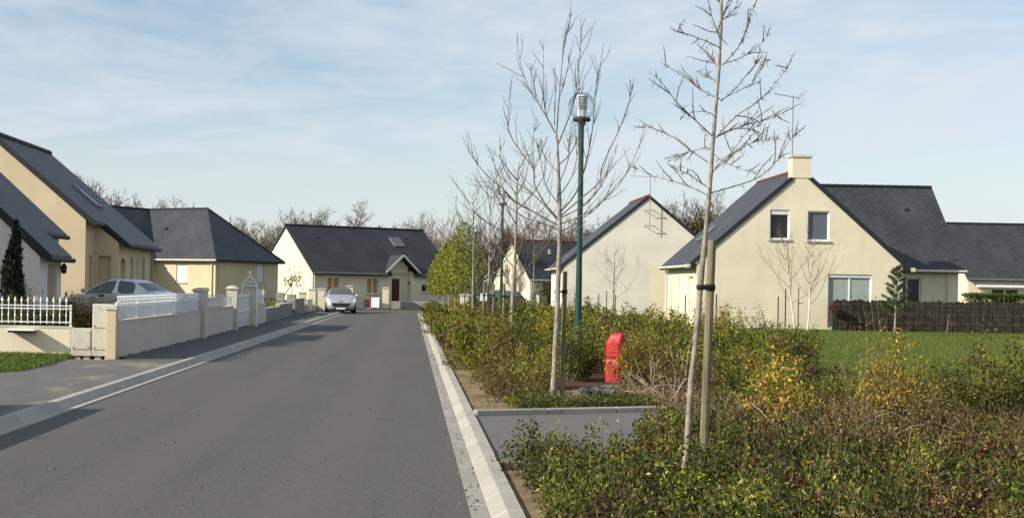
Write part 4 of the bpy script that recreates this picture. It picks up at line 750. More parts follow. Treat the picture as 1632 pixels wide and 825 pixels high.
# ================================================================== RIGHT: fences
bf = thing('brushwood_fence', 'dark brushwood screen fence along the right lawn', 'fence', (18.75, 62, 0))
rg = random.Random(3); m = MB(); n = 130
for i in range(n):
    x = i * .085; h_ = 1.33 + .10 * rg.random() + .03 * math.sin(i * .6)
    m.box(x, x + .082, -.03 - .03 * rg.random(), .03, .03, h_)
m.build('brush_panel', 'brushwood', bf)
for x in (0, 2.6, 5.1, 7.4, 9.6): MB().tube([(x, .09, 0), (x, .09, 1.36)], .03, 6).build('fence_post', 'dark_post', bf)
tw = MB()
for z in (.4, .8, 1.2): tw.tube([(0, -.07, z), (11, -.07, z)], .006, 4)
tw.build('wire', 'grey_metal', bf)
def wire_fence(label, pts, h_, posts, thick=.0045):
    o = thing('wire_fence', label, 'fence', (*pts[0], 0)); b = Vector((*pts[0], 0)); P = [Vector((*p, 0)) - b for p in pts]; m = MB()
    for a, c in zip(P, P[1:]):
        L = (c - a).length; k = 0
        while k * .10 <= L: p = a.lerp(c, k * .10 / L); m.tube([p + Vector((0, 0, .08)), p + Vector((0, 0, h_))], thick * .55, 3, False); k += 1
        for z in [.1 + i * (h_ - .1) / 10 for i in range(11)]: m.tube([a + Vector((0, 0, z)), c + Vector((0, 0, z))], thick * .7, 3, False)
    m.build('mesh', 'grey_metal', o)
    for x, y, hp in posts: MB().box(x - b.x - .022, x - b.x + .022, y - b.y - .022, y - b.y + .022, 0, hp).build('fence_post', 'dark_post', o)
    return o
wire_fence('wire mesh fence in front of the two windowed gable', [(11.9, 61.2), (18.7, 61.8)], 1.42, [(11.95, 61.2, 1.5), (13.35, 61.3, 1.55), (16.15, 61.5, 1.5), (16.5, 61.6, 1.85)])
wire_fence('wire mesh fence in front of the big blank gable', [(8.6, 82), (11.2, 81), (16.2, 82)], 1.3, [(8.7, 82, 1.35), (10.75, 81.1, 1.4), (11.2, 81, 1.6), (11.75, 81.2, 1.4), (13.95, 81.5, 1.4), (14.4, 74, 1.55)])
wire_fence('distant wire fence beside the far garden with wooden shutter', [(3.6, 104), (9.6, 101)], 1.1, [(3.7, 104, 1.2), (5.2, 103.2, 1.2), (6.9, 102.4, 1.3), (9.1, 101.2, 1.3)])
o = thing('post_box', 'small red brown post box on a post before the patio door', 'letterbox', (18.62, 61.6, 0)); MB().tube([(0, 0, 0), (0, 0, 1.0)], .03, 6).build('post', 'dark_post', o); b_ = MB(); b_.box(-.2, .2, -.14, .14, .92, 1.12).prism([(-.2, 1.12), (.2, 1.12), (.14, 1.18), (-.14, 1.18)], -.14, .14); b_.build('box_body', 'brown_door', o)

# ================================================================== STREET LAMPS
def lamp():
    o = thing('street_lamp', 'green globe lamp', 'street lamp', (0, 0, 0), 0, 'green globe street lamps along the planting bed')
    MB().lathe([(.12, 0), (.12, .03), (.075, .05), (.075, .9), (.068, .95), (.055, 2.2), (.048, 4.72), (.075, 4.76), (.075, 4.82)], 18).build('pole', 'green_pole', o, smooth=False)
    MB().box(.052, .078, -.05, .05, .35, .75).build('access_door', 'green_pole', o, bevel=.006)
    MB().lathe([(.16, 4.82), (.175, 4.85), (.15, 4.89)], 20).build('globe_collar', 'dark_post', o)
    gl = MB(); gl.lathe([(.265 * math.sin(math.pi * (k + .75) / 20.5), 5.10 - .265 * math.cos(math.pi * (k + .75) / 20.5)) for k in range(20)], 28); gl.build('globe', 'clear_globe', o, smooth=True)
    c = MB(); c.lathe([(.085, 4.89), (.085, 5.03), (.1, 5.04), (.1, 5.05)], 18)
    lv = c.build('lantern_core', 'lamp_metal', o)
    f = MB()
    for k in range(8): z = 5.055 + k * .028; f.lathe([(.062, z), (.11, z + .004), (.11, z + .012), (.062, z + .02)], 18)
    f.lathe([(.11, 5.285), (.105, 5.31), (.05, 5.325)], 18); f.build('louvre', 'lamp_metal', lv); MB().lathe([(.05, 5.05), (.05, 5.28)], 12).build('lamp_bulb', 'grey_metal', lv)
    return o
L0 = lamp(); place(L0, (3.09, 26.2, .05), 0, 'green globe street lamp nearest the viewer beside the staked bare tree')
for p, lab in (((3.3, 53.4, .05), 'green globe street lamp halfway along the planting bed'), ((3.48, 81.5, .05), 'green globe street lamp behind the leafy yellow green saplings'), ((12.5, 130, 0), 'distant green globe street lamp in front of the wooden shuttered house')):
    place(copy_tree(L0), p, .4, lab)

# ================================================================== CARS
def car(name, label, loc, rz, kind, paint, front=True):
    o = thing(name, label, 'car', loc, rz)
    # stations along x: (x, half width, z low, belt z, shoulder half width, shoulder z, top z)
    if kind == 'hatch':
        st = [(0, .62, .30, .52, .50, .60, .62), (.10, .76, .22, .60, .62, .68, .71), (.40, .87, .20, .74, .68, .80, .84), (.90, .90, .20, .86, .72, .92, .96), (1.22, .905, .20, .93, .73, 1.0, 1.03),
              (1.32, .905, .2, .95, .70, 1.06, 1.08), (1.75, .905, .2, .97, .61, 1.33, 1.36), (2.0, .905, .2, .98, .58, 1.42, 1.46), (2.5, .905, .2, .99, .57, 1.455, 1.50), (2.6, .905, .2, .99, .57, 1.455, 1.50), (3.35, .90, .2, 1.03, .55, 1.41, 1.455), (3.78, .88, .22, 1.06, .53, 1.33, 1.365), (4.12, .83, .26, 1.04, .60, 1.08, 1.10), (4.26, .72, .3, .88, .60, .92, .94)]
        ws, rw, sd = (5, 7), (11, 12), (5, 11); wheels = (.82, 3.42)
    else:
        st = [(0, .62, .30, .50, .50, .58, .60), (.12, .76, .22, .58, .62, .66, .68), (.5, .84, .20, .74, .66, .79, .82), (1.05, .86, .20, .85, .68, .90, .93), (1.35, .86, .2, .89, .68, .96, .99),
              (1.45, .86, .2, .90, .66, 1.01, 1.03), (1.95, .86, .2, .91, .56, 1.28, 1.31), (2.15, .86, .2, .915, .53, 1.35, 1.38), (2.52, .86, .2, .92, .52, 1.375, 1.41), (2.62, .86, .2, .92, .52, 1.375, 1.41), (3.08, .86, .2, .935, .53, 1.34, 1.375), (3.3, .86, .2, .95, .55, 1.26, 1.285), (3.78, .855, .2, .955, .64, 1.02, 1.03), (3.85, .85, .22, .95, .68, .985, 1.0), (4.2, .82, .26, .92, .68, .95, .965), (4.28, .78, .3, .84, .66, .88, .89)]
        ws, rw, sd = (5, 7), (11, 12), (5, 11); wheels = (.85, 3.45)
    rows = []
    for x, w_, zl, zb_, sw, zs, zt in st:
        h_ = zb_ - zl
        rows.append([(w_ * .86, zl), (w_ * .97, zl + .12), (w_, zl + h_ * .55), (w_ * .985, zb_ - .03), (w_ * .955, zb_), (sw + .02, zs - .035) , (sw, zs), (sw * .72, zs + (zt - zs) * .75), (0, zt)])
    nj = len(rows[0]); V = [[Vector((st[i][0], -y, z)) for y, z in r] + [Vector((st[i][0], y, z)) for y, z in r[-2::-1]] for i, r in enumerate(rows)]; J = len(V[0])
    sets = {'body': MB(), 'windscreen': MB(), 'rear_window': MB(), 'side_window0': MB(), 'side_window1': MB(), 'side_window2': MB(), 'side_window3': MB()}
    ids = {}
    def cell(which, i, j):
        m = sets[which]; q = []
        for a, b in ((i, j), (i + 1, j), (i + 1, j + 1), (i, j + 1)):
            k = (which, a, b)
            if k not in ids: ids[k] = len(m.v); m.v.append(tuple(V[a][b]))
            q.append(ids[k])
        m.f.append(tuple(q))
    for i in range(len(st) - 1):
        for j in range(J - 1):
            jj = min(j, J - 2 - j); which = 'body'
            if ws[0] <= i < ws[1] and jj >= 6: which = 'windscreen'
            elif rw[0] <= i < rw[1] and jj >= 6: which = 'rear_window'
            elif sd[0] <= i < sd[1] and jj == 4 and i not in (8,): which = 'side_window%d' % ((i > 8) * 2 + (j != jj))
            cell(which, i, j)
    m = sets['body']
    for i in (0, len(st) - 1):
        q = []
        for b in range(J):
            k = ('body', i, b)
            if k not in ids: ids[k] = len(m.v); m.v.append(tuple(V[i][b]))
            q.append(ids[k])
        m.f.append(tuple(q if i == 0 else q[::-1]))
    for nm in sets:
        ob = sets[nm].build(nm.rstrip('0123'), paint if nm == 'body' else 'car_glass', o, smooth=True)
        if nm == 'body':
            sb = ob.modifiers.new('smooth', 'SUBSURF'); sb.levels = 1; sb.render_levels = 1
            for nm2 in ('dark_floor',):
                MB().box(.25, 4.05, -.74, .74, .16, .24).build('underbody', 'black_plastic', o)
    for x in wheels:
        for s in (-1, 1):
            wp = thing('wheel', None, None, (x, s * .76, .31)); wp.parent = o
            t = MB(); t.lathe([(.20, -.1), (.29, -.105), (.31, -.07), (.31, .07), (.29, .105), (.20, .1)], 22)
            for i, v in enumerate(t.v): t.v[i] = (v[0], v[2], v[1])
            t.build('tyre', 'rubber', wp)
            t = MB(); t.lathe([(.205, -.075), (.2, .08), (.10, .095), (.03, .10)], 14) if s > 0 else t.lathe([(.03, -.10), (.10, -.095), (.2, -.08), (.205, .075)], 14)
            for i, v in enumerate(t.v): t.v[i] = (v[0], v[2], v[1])
            t.build('rim', 'alloy', wp)
            a_ = MB(); a_.lathe([(.345, -.02), (.36, .0), (.345, .02)], 22)
            for i, v in enumerate(a_.v): a_.v[i] = (x + v[0], s * .875 + v[2], .32 + v[1])
            a_.build('wheel_arch', 'black_plastic', o)
    for s in (-1, 1):
        mm = MB(); mm.lathe([(.02, -.09), (.07, -.07), (.085, 0), (.07, .07), (.02, .09)], 10)
        for i, v in enumerate(mm.v): mm.v[i] = (1.55 + v[0] * .7, s * 1.0 + v[2] * 1.1, 1.02 + v[1] * .9)
        mm.build('mirror', paint, o, smooth=True)
        if front:
            hl_ = MB(); hl_.add([(.13, s * .56, .63), (.20, s * .76, .60), (.48, s * .865, .74), (.80, s * .80, .905), (.42, s * .66, .80)], [(0, 1, 2, 3, 4)]); hl_.v = [(a - .03, b * 1.012, c + .012) for a, b, c in hl_.v]; hl_.build('headlight', 'lamp_lens', o)
            fl = MB(); fl.lathe([(.05, 0), (.05, .03)], 10)
            for i, v in enumerate(fl.v): fl.v[i] = (.06 - v[2], s * .63 + v[1], .40 + v[0])
            fl.build('fog_lamp', 'lamp_lens', o)
        tl = MB(); xe = st[-1][0]; tl.box(xe - .16, xe - .0, min(s * .62, s * .84), max(s * .62, s * .84), .72, .90); tl.build('tail_light', 'tail_lens', o, bevel=.02)
        for k in (0, 1):
            hd = MB(); hd.box(2.02 + k * 1.02, 2.24 + k * 1.02, min(s * .895, s * .92) if kind == 'hatch' else min(s * .85, s * .875), max(s * .895, s * .92) if kind == 'hatch' else max(s * .85, s * .875), .84, .885); hd.build('door_handle', 'black_plastic', o, bevel=.008)
    if front:
        gm = MB(); gm.add([(-.02, -.58, .60), (-.02, .58, .60), (-.045, .42, .36), (-.045, -.42, .36)], [(0, 1, 2, 3)]); gm.add([(.12, -.58, .60), (.12, .58, .60), (.12, .42, .36), (.12, -.42, .36)], [(3, 2, 1, 0)]); gm.f += [(0, 4, 5, 1), (1, 5, 6, 2), (2, 6, 7, 3), (3, 7, 4, 0)]; gm.build('grille', 'black_plastic', o)
        MB().box(-.06, -.03, -.26, .26, .235, .335).build('number_plate', 'plate_white', o)
        e_ = MB(); e_.lathe([(.012, .67), (.05, .69), (.05, .71), (.012, .74)], 10, (.06, 0)); e_.box(.03, .1, -.085, -.03, .675, .72).box(.03, .1, .03, .095, .665, .70); e_.build('badge', 'grey_metal', o)
        MB().box(.0, .1, -.72, .72, .20, .25).build('bumper_lip', 'black_plastic', o)
    else:
        MB().box(st[-1][0] - .05, st[-1][0] + .015, -.26, .26, .50, .61).build('number_plate', 'plate_white', o); MB().box(st[-1][0] - .12, st[-1][0] + .03, -.78, .78, .34, .46).build('bumper', paint, o, bevel=.03)
    return o
car('parked_car', 'pale silver hatchback parked facing the viewer at the street end', (-4.35, 80.2, .02), R(94), 'hatch', 'pale_silver_paint')
car('parked_car', 'silver saloon car parked in the driveway behind the slatted fence', (-11.2, 43.6, .40), R(-21), 'saloon', 'silver_paint', False).scale = (.95, .95, .97)
car('parked_car', 'dark estate car partly hidden behind the far saplings and white sign', (3.5, 98, .0), R(12), 'hatch', 'black_paint', False)

# ================================================================== HYDRANT AND SMALL THINGS (right)
hy = thing('fire_hydrant', 'glossy red hydrant casing half hidden in the bushes', 'hydrant', (3.5, 24.05, .04), R(-25)); hy.scale = (.80, .85, 1)
prof = [(.20, 0), (.20, .42), (.195, .50), (.17, .52), (.17, .54), (.19, .56), (.185, .74), (.15, .86), (.10, .905)]
m = MB(); sec = [(-.13, .16), (.13, .16), (.2, .08), (.2, -.1), (.13, -.16), (-.13, -.16), (-.2, -.1), (-.2, .08)]
lev = [(0, 1, 0), (.02, 1.0, 0), (.40, .98, -.01), (.44, .90, -.01), (.47, .90, -.01), (.50, .98, -.012), (.72, .95, .0), (.80, .87, .02), (.86, .74, .05), (.895, .55, .08), (.905, .3, .09)]
vs = [(x * s_ + dx, y * s_, z) for z, s_, dx in lev for x, y in sec]; n8 = 8
m.add(vs, [(i * n8 + k, (i + 1) * n8 + k, (i + 1) * n8 + (k + 1) % n8, i * n8 + (k + 1) % n8) for i in range(len(lev) - 1) for k in range(n8)] + [tuple(range((len(lev) - 1) * n8, len(lev) * n8))])
m.f = [f[::-1] for f in m.f]; cs = m.build('casing', 'red_paint', hy, smooth=False, bevel=.012)
m = MB(); m.box(-.205, -.188, -.05, .05, .46, .55); m.build('reflective_band', 'white_pvc', hy, bevel=.004)
m = MB(); m.lathe([(.035, 0), (.035, .05), (.02, .06)], 8)
for i, v in enumerate(m.v): m.v[i] = (v[0], -.16 - v[2], .25 + v[1])
m.build('outlet_cap', 'red_paint', hy); MB().lathe([(.26, 0), (.26, .03), (.22, .05)], 14).build('base_flange', 'dark_post', hy); MB().box(-.10, .10, -.168, -.158, .56, .74).build('access_door', 'red_paint', hy, bevel=.006)
pillar('white sunlit gate pillar in the shrubs behind the leafy saplings', 2.83, 80, .5, 1.15, 'white_render'); o = thing('meter_cabinet', 'small white meter box right of the white gate pillar', 'cabinet', (3.32, 80, 0)); MB().box(0, .24, -.2, 0, .6, .9).build('housing', 'board_white', o, bevel=.01); MB().box(.03, .21, -.1, -.02, 0, .6).build('foot', 'grey_metal', o)
o = thing('sign_board', 'plain white rectangular sign on two posts in the far shrubs', 'sign', (3.68, 76, 0)); MB().box(-.25, .25, -.02, .02, .92, 1.34).build('panel', 'board_white', o); MB().box(-.2, -.16, .021, .05, 0, 1.3).box(.16, .2, .021, .05, 0, 1.3).build('post', 'grey_metal', o)
o = thing('meter_cabinet', 'low white meter box right of the middle globe lamp', 'cabinet', (5.05, 84, 0)); MB().box(0, .26, -.2, 0, .06, .52).build('housing', 'board_white', o, bevel=.01); MB().box(.03, .23, -.21, -.201, .12, .46).build('door', 'board_white', o); MB().box(.05, .2, -.15, -.05, 0, .06).build('foot', 'grey_metal', o)
o = thing('gate_post', 'white post standing in the far lawn by the wooden shutter', 'post', (9.9, 112, 0)); MB().box(-.11, .11, -.11, .11, 0, 1.1).build('shaft', 'white_render', o); MB().box(-.13, .13, -.13, .13, 1.1, 1.15).build('cap', 'cap_concrete', o)
def crumple(name, label, loc, sx, sy, seed):
    rg = random.Random(seed); m = MB(); n = 12; vs = [((i / n - .5) * sx + rg.uniform(-.03, .03), (j / n - .5) * sy + rg.uniform(-.03, .03), .015 + .10 * rg.random() ** 2) for i in range(n + 1) for j in range(n + 1)]
    m.add(vs, [(i * (n + 1) + j, (i + 1) * (n + 1) + j, (i + 1) * (n + 1) + j + 1, i * (n + 1) + j + 1) for i in range(n) for j in range(n) if not (abs(i - n / 2) + abs(j - n / 2) > n * .75)]); return tag(m.build(name, 'plastic_sheet', None, loc), label, 'plastic sheet')
crumple('plastic_sheet', 'crumpled dark plastic weed sheet on bare soil by the kerb', (2.95, 21.6, .06), .7, 1.1, 2); crumple('plastic_sheet', 'crumpled dark plastic weed sheet among brown twigs at right', (7.55, 20.2, .06), 1.0, 1.2, 3)

# ================================================================== TREES
def path_len(p): return sum((Vector(a) - Vector(b)).length for a, b in zip(p, p[1:]))
def smooth_path(p, n):
    P = [Vector(q) for q in p]; out_ = []
    for i in range(len(P) - 1):
        a, b, c, d = P[max(i - 1, 0)], P[i], P[i + 1], P[min(i + 2, len(P) - 1)]
        for k in range(n):
            t = k / n; out_.append(.5 * ((2 * b) + (c - a) * t + (2 * a - 5 * b + 4 * c - d) * t * t + (-a + 3 * b - 3 * c + d) * t ** 3))
    out_.append(P[-1]); return out_
def rvec(rg): return Vector((rg.gauss(0, 1), rg.gauss(0, 1), rg.gauss(0, 1)))
def drawn_tree(name, label, loc, trunk, branches, r0, rtop, rb, spurs, seed, hook=0.0, spur_len=.09, side=.5, bark='pale_bark', fan=.42, rise=.2):
    rg = random.Random(seed); o = thing(name, label, 'tree', loc); tp = smooth_path(trunk, 3); n = len(tp); tm = MB()
    tm.tube(tp, [r0 * (1.25 if i == 0 else 1) * (1 - i / (n - 1)) + rtop * i / (n - 1) + rg.uniform(-.10, .10) * r0 for i in range(n)], 10); tm.build('trunk', bark, o, smooth=True)
    cm = MB()
    for br in branches:
        p = smooth_path(br, 3); L = path_len(p); m = len(p); ra = rb * min(1.25, .45 + L * .32)
        cm.tube(p, [ra * (1 - .8 * i / (m - 1)) for i in range(m)], 5, False)
        k = int(L * spurs)
        for _ in range(k):
            i = rg.randint(1, m - 2); q = p[i].lerp(p[i + 1], rg.random()); d = (p[i + 1] - p[i]).normalized(); v = (rvec(rg) + d * .6 + Vector((0, 0, .3))).normalized(); l_ = spur_len * rg.uniform(.4, 1.6)
            e1 = q + v * l_ * .6; e2 = e1 + (v * .6 + Vector((0, 0, -hook if rg.random() < .7 else .5)) + rvec(rg) * .2).normalized() * l_ * .5
            cm.tube([q, e1, e2], [.0027, .0023, .0018], 3, False)
        for _ in range(int(L * side * 2 + .5)):        # secondary twigs
            i = rg.randint(m // 4, m - 2); q = p[i]; d = (p[i + 1] - p[i]).normalized(); v = (d + rvec(rg) * fan + Vector((0, 0, rise))).normalized(); l_ = min(.9, L * .48) * rg.uniform(.5, 1.1) * (1 - .72 * i / m)
            w_ = [q]; 
            for s in range(4): v = (v + rvec(rg) * .12 + Vector((0, 0, .06))).normalized(); w_.append(w_[-1] + v * l_ / 4)
            cm.tube(w_, [.005, .0044, .0037, .003, .002], 4, False)
            for _ in range(int(l_ * spurs * .8)):
                j = rg.randint(1, 3); v2 = (rvec(rg) + v * .5).normalized(); l2 = spur_len * rg.uniform(.3, 1.1); e1 = w_[j] + v2 * l2 * .6; cm.tube([w_[j], e1, e1 + (v2 * .5 + Vector((0, 0, -hook))).normalized() * l2 * .45], [.0024, .002, .0016], 3, False)
    cm.build('crown', 'twig_bark', o); return o
drawn_tree('bare_tree', 'nearest bare young tree with tiered hooked twigs beside a thick stake', (2.36, 11.95, .05), SPUR_TREE_TRUNK, SPUR_TREE_BRANCHES, .030, .009, .0070, 26, 1, .9, .045, 3.2)
drawn_tree('bare_tree', 'bare young tree with long upswept shoots beside the nearest lamp', (2.08, 20.4, .05), FAN_TREE_TRUNK, FAN_TREE_BRANCHES, .047, .018, .0100, 22, 2, .0, .022, 2.8, 'pale_bark', .33, .35)
def stake(label, x, y, h_, lean=0.0, r=.04, strap_z=1.7, tree_dx=-.2, tree_dy=-.05):
    o = tag(MB().tube([(0, 0, 0), (lean * .5, 0, h_ * .5), (lean, 0, h_)], [r * 1.04, r, r * .97], 10).build('stake', 'stake_wood', None, (x, y, .03)), label, 'stake', 'wooden tree stakes')
    m = MB(); c = Vector((lean * strap_z / h_, 0, strap_z)); m.lathe([(r * 1.08, -.03), (r * 1.25, -.02), (r * 1.25, .02), (r * 1.08, .03)], 12)
    m.v = [(v[0] + c.x, v[1], v[2] + strap_z) for v in m.v]; m.tube([c, c + Vector((tree_dx, tree_dy, 0))], .013, 6); m.lathe([(r * .95, -.022), (r * 1.1, 0), (r * .95, .022)], 12)
    k = 12 * 3; m.v[-k:] = [(v[0] + c.x + tree_dx, v[1] + tree_dy, v[2] + strap_z) for v in m.v[-k:]]
    m.build('strap', 'strap_rubber', o); return o
stake('thick weathered stake strapped to the nearest bare tree', 2.56, 12.2, 2.12, .05, .037, 1.70, -.135, -.25); stake('grey stake beside the tree with long upswept shoots', 2.2, 20.5, 1.92, .01, .036, 1.62, -.12)

def grow(rg, mb, start, d, L, r, depth, spread=.55, up=.12, kids=3, wob=.14, sides=5, rmin=.006, shrink=.68):
    p = [Vector(start)]; d = Vector(d).normalized(); n = 5 if depth > 2 else 4
    for i in range(n): d = (d + rvec(rg) * wob + Vector((0, 0, up))).normalized(); p.append(p[-1] + d * L / n)
    mb.tube(p, [max(rmin, r * (1 - .45 * i / n)) for i in range(n + 1)], max(3, sides), False)
    if depth <= 0: return
    for k in range(kids + (1 if rg.random() < .5 else 0)):
        i = n if k == 0 else rg.randint(max(1, n // 3), n); v = (d + rvec(rg) * spread).normalized()
        grow(rg, mb, p[i], v, L * shrink * rg.uniform(.75, 1.15), max(rmin, r * .58), depth - 1, spread, up, kids, wob, sides - 1, rmin, shrink)
def sapling(label, loc, h_, seed, name='bare_tree', bark='pale_bark', clear=.42, lean=0.0, group='bare young trees in the planting bed', r=.05, n=16, leafy=None):
    rg = random.Random(seed); o = thing(name, label, 'tree', loc, 0, group); P = [Vector((lean * t + rg.uniform(-.02, .02), rg.uniform(-.02, .02), h_ * t)) for t in (0, .15, .3, .45, .6, .75, .9, 1)]; P = smooth_path(P, 2); m_ = len(P)
    MB().tube(P, [r * (1 - .85 * i / (m_ - 1)) for i in range(m_)], 7).build('trunk', bark, o, smooth=True); c = MB()
    for k in range(n):
        t = clear + (1 - clear) * (k + rg.random()) / n; q = P[min(m_ - 1, int(t * (m_ - 1)))]; a = k * 2.4 + rg.uniform(-.4, .4); L = h_ * .38 * (1.15 - t) * rg.uniform(.7, 1.25) + .25
        grow(rg, c, q, (math.cos(a), math.sin(a), rg.uniform(.5, 1.1)), L, r * .24, 2, .5, .13, 2, .09, 4, .004, .6)
    c.build('crown', 'twig_bark', o); return o
for i, (x, y, h_, lab) in enumerate([(2.32, 33.5, 4.7, 'bare young tree with a dense low crown left of the nearest lamp post'), (2.36, 45, 5.0, 'slender bare tree with twin stakes left of the middle lamp'), (2.4, 57, 5.6, 'tall thin pale stemmed bare tree right of the leafy saplings'), (5.6, 66, 4.2, 'bare sapling in front of the far sunlit cream gable')]):
    sapling(lab, (x, y, .05), h_, 20 + i, lean=(.12, .03, -.12, .05)[i], clear=(.36, .40, .40, .45)[i], r=(.062, .055, .06, .045)[i], n=(14, 11, 12, 11)[i])
stake('stake with a dark tie beside the low crowned bare tree', 2.15, 33.7, 1.75, 0, .035, 1.45, .14); stake('left hand stake of the slender bare tree', 2.2, 44.9, 1.8, .02, .04, 1.4, .15); stake('right hand stake of the slender bare tree', 2.55, 45.2, 1.75, 0, .04, 1.4, -.15); stake('stake beside the tall thin pale stemmed tree', 2.62, 57.1, 1.75, 0, .04, 1.35, -.16)
sapling('thin dark sapling against the big blank gable wall', (11.05, 77, 0), 3.7, 31, clear=.3, r=.05, n=12, group='saplings by the wire fences', bark='twig_bark')
o = sapling('left white stemmed birch sapling before the two windowed gable', (16.55, 60.2, 0), 4.1, 33, 'birch_tree', 'white_bark', .28, -.55, 'birch saplings', .05, 15); sapling('right white stemmed birch sapling before the two windowed gable', (17.05, 60.0, 0), 3.9, 36, 'birch_tree', 'white_bark', .32, .2, 'birch saplings', .05, 14)
stake('dark thin stake between the birch saplings', 16.8, 60.6, 1.9, 0, .03, 1.2, .15)
# yellow green leafy saplings
for i, (x, y, h_, lab) in enumerate([(1.22, 76, 3.2, 'leafy yellow green sapling furthest down the row'), (1.42, 70, 3.5, 'leafy yellow green sapling second furthest down the row'), (1.55, 64.5, 3.75, 'middle leafy yellow green sapling of the row'), (1.72, 60.5, 3.8, 'leafy yellow green sapling second nearest in the row'), (2.05, 58.5, 4.35, 'tallest and nearest leafy yellow green sapling of the row')]):
    rng = np.random.default_rng(50 + i); o = thing('leafy_sapling', lab, 'tree', (x, y, .05), 0, 'leafy yellow green saplings'); MB().tube([(0, 0, 0), (.03, 0, h_ * .5), (0, 0, h_ * .95)], [.045, .035, .01], 7).build('trunk', 'pale_bark', o)
    c = MB(); rg = random.Random(i)
    for k in range(14): a = k * 2.4; t = .42 + .5 * k / 14; grow(rg, c, (0, 0, h_ * t), (math.cos(a), math.sin(a), .9), h_ * .22 * (1.25 - t), .012, 1, .5, .2, 2, .1, 3, .004)
    c.build('branches', 'twig_bark', o)
    n = 4200; t = rng.beta(1.3, 1.6, n); a = rng.uniform(0, 2 * np.pi, n); clump = np.sin(a * 3 + t * 17 + i) * np.cos(t * 23 - a * 2); ok = clump + rng.uniform(-.6, .7, n) > -.2; t, a = t[ok], a[ok]; n = len(t)
    rad = .80 * h_ / 4 * np.sqrt(np.sin(np.pi * np.clip(t * .86 + .12, 0, 1))) * np.sqrt(rng.uniform(.05, 1.15, n)) * (1.12 - .5 * t); P = np.stack([np.cos(a) * rad, np.sin(a) * rad, h_ * (.36 + .66 * t)], 1) + rng.normal(0, .05, (n, 3))
    link('foliage', fast_mesh('foliage', leaves(P, rng.normal(size=(n, 3)) + [0, 0, .2], .105, rng, .6), 4, 'leaf', pick(PAL['spring'], n, rng)), o)
# background bare trees: four crowns, copied
protos = []
for s, (sp, up, kd, L, dp) in enumerate([(.55, .05, 3, 2.9, 6), (.62, .03, 3, 2.7, 6), (.45, .10, 3, 2.9, 6), (.40, .16, 2, 3.3, 5)]):
    rg = random.Random(70 + s); o = thing('bare_tree', 'bare tree', 'tree', (0, 0, 0), 0, 'bare trees behind the houses'); b = MB(); hb = 3.0
    b.tube([(0, 0, -.3), (.05, .03, hb * .5), (0, .1, hb)], [.34, .26, .22], 8); b.build('trunk', 'far_bark', o); c = MB()
    for k in range(5): a = k * 1.3 + rg.random(); grow(rg, c, (0, .1, hb * rg.uniform(.75, 1)), (math.cos(a) * .9, math.sin(a) * .9, rg.uniform(.7, 1.3)), L, .15, dp - 1, sp, up, kd, .15, 5, .015, .70)
    c.build('crown', 'far_bark', o); protos.append((o, max(v[2] for v in c.v)))
bgt = [(-30.5, 130, 12.2, 0, 'bare tree rising behind the ridge of the second left house'),
       (-27.5, 150, 11.1, 1, 'small bare crown just showing above the hipped roof ridge'),
       (-26.1, 154, 10.8, 2, 'faint bare crown above the right end of the hipped roof ridge'),
       (-17.0, 130, 8.0, 1, 'bare tree above the sloping right side of the hipped roof'),
       (-13.9, 124, 7.8, 0, 'rounded bare tree between the hipped roof and the cream gable'),
       (-12.7, 135, 9.3, 1, 'broad bare tree behind the left end of the long dark roof'),
       (-8.6, 138, 10.3, 0, 'large spreading bare tree above the middle left of the long dark roof'),
       (-5.1, 146, 8.9, 2, 'bare tree above the centre of the long dark roof'),
       (-2.2, 150, 8.8, 1, 'low bare tree above the centre right of the long dark roof'),
       (-0.1, 148, 9.6, 0, 'low bare tree above the skylight end of the long dark roof'),
       (1.6, 128, 9.3, 3, 'upright bare tree at the right end of the long dark roof'),
       (3.2, 122, 8.7, 3, 'upright many stemmed bare tree behind the leafy saplings'),
       (6.5, 138, 8.7, 2, 'bare tree directly behind the third lamp'),
       (9.4, 146, 8.8, 1, 'bare tree left of the far red ridge house'),
       (12.9, 155, 10.4, 2, 'bare tree behind the far red ridge house roof'),
       (17.2, 158, 11.0, 0, 'bare tree right of the nearest lamp post above the far roof'),
       (20.4, 150, 10.0, 1, 'bare tree above the left slope of the big blank gable'),
       (25.2, 132, 11.4, 0, 'bare tree above the gap right of the big blank gable'),
       (27.7, 130, 11.2, 2, 'bare tree behind the nearest tree left of the two windowed house'),
       (32.0, 138, 11.2, 1, 'bare tree just above the left slope of the two windowed house')]
used = set()
for i, (x, y, s, k, lab) in enumerate(bgt):
    p_, ph = protos[k]; o = p_ if k not in used else copy_tree(p_); used.add(k); place(o, (x, y, 0), i * 1.7, lab, s / ph)
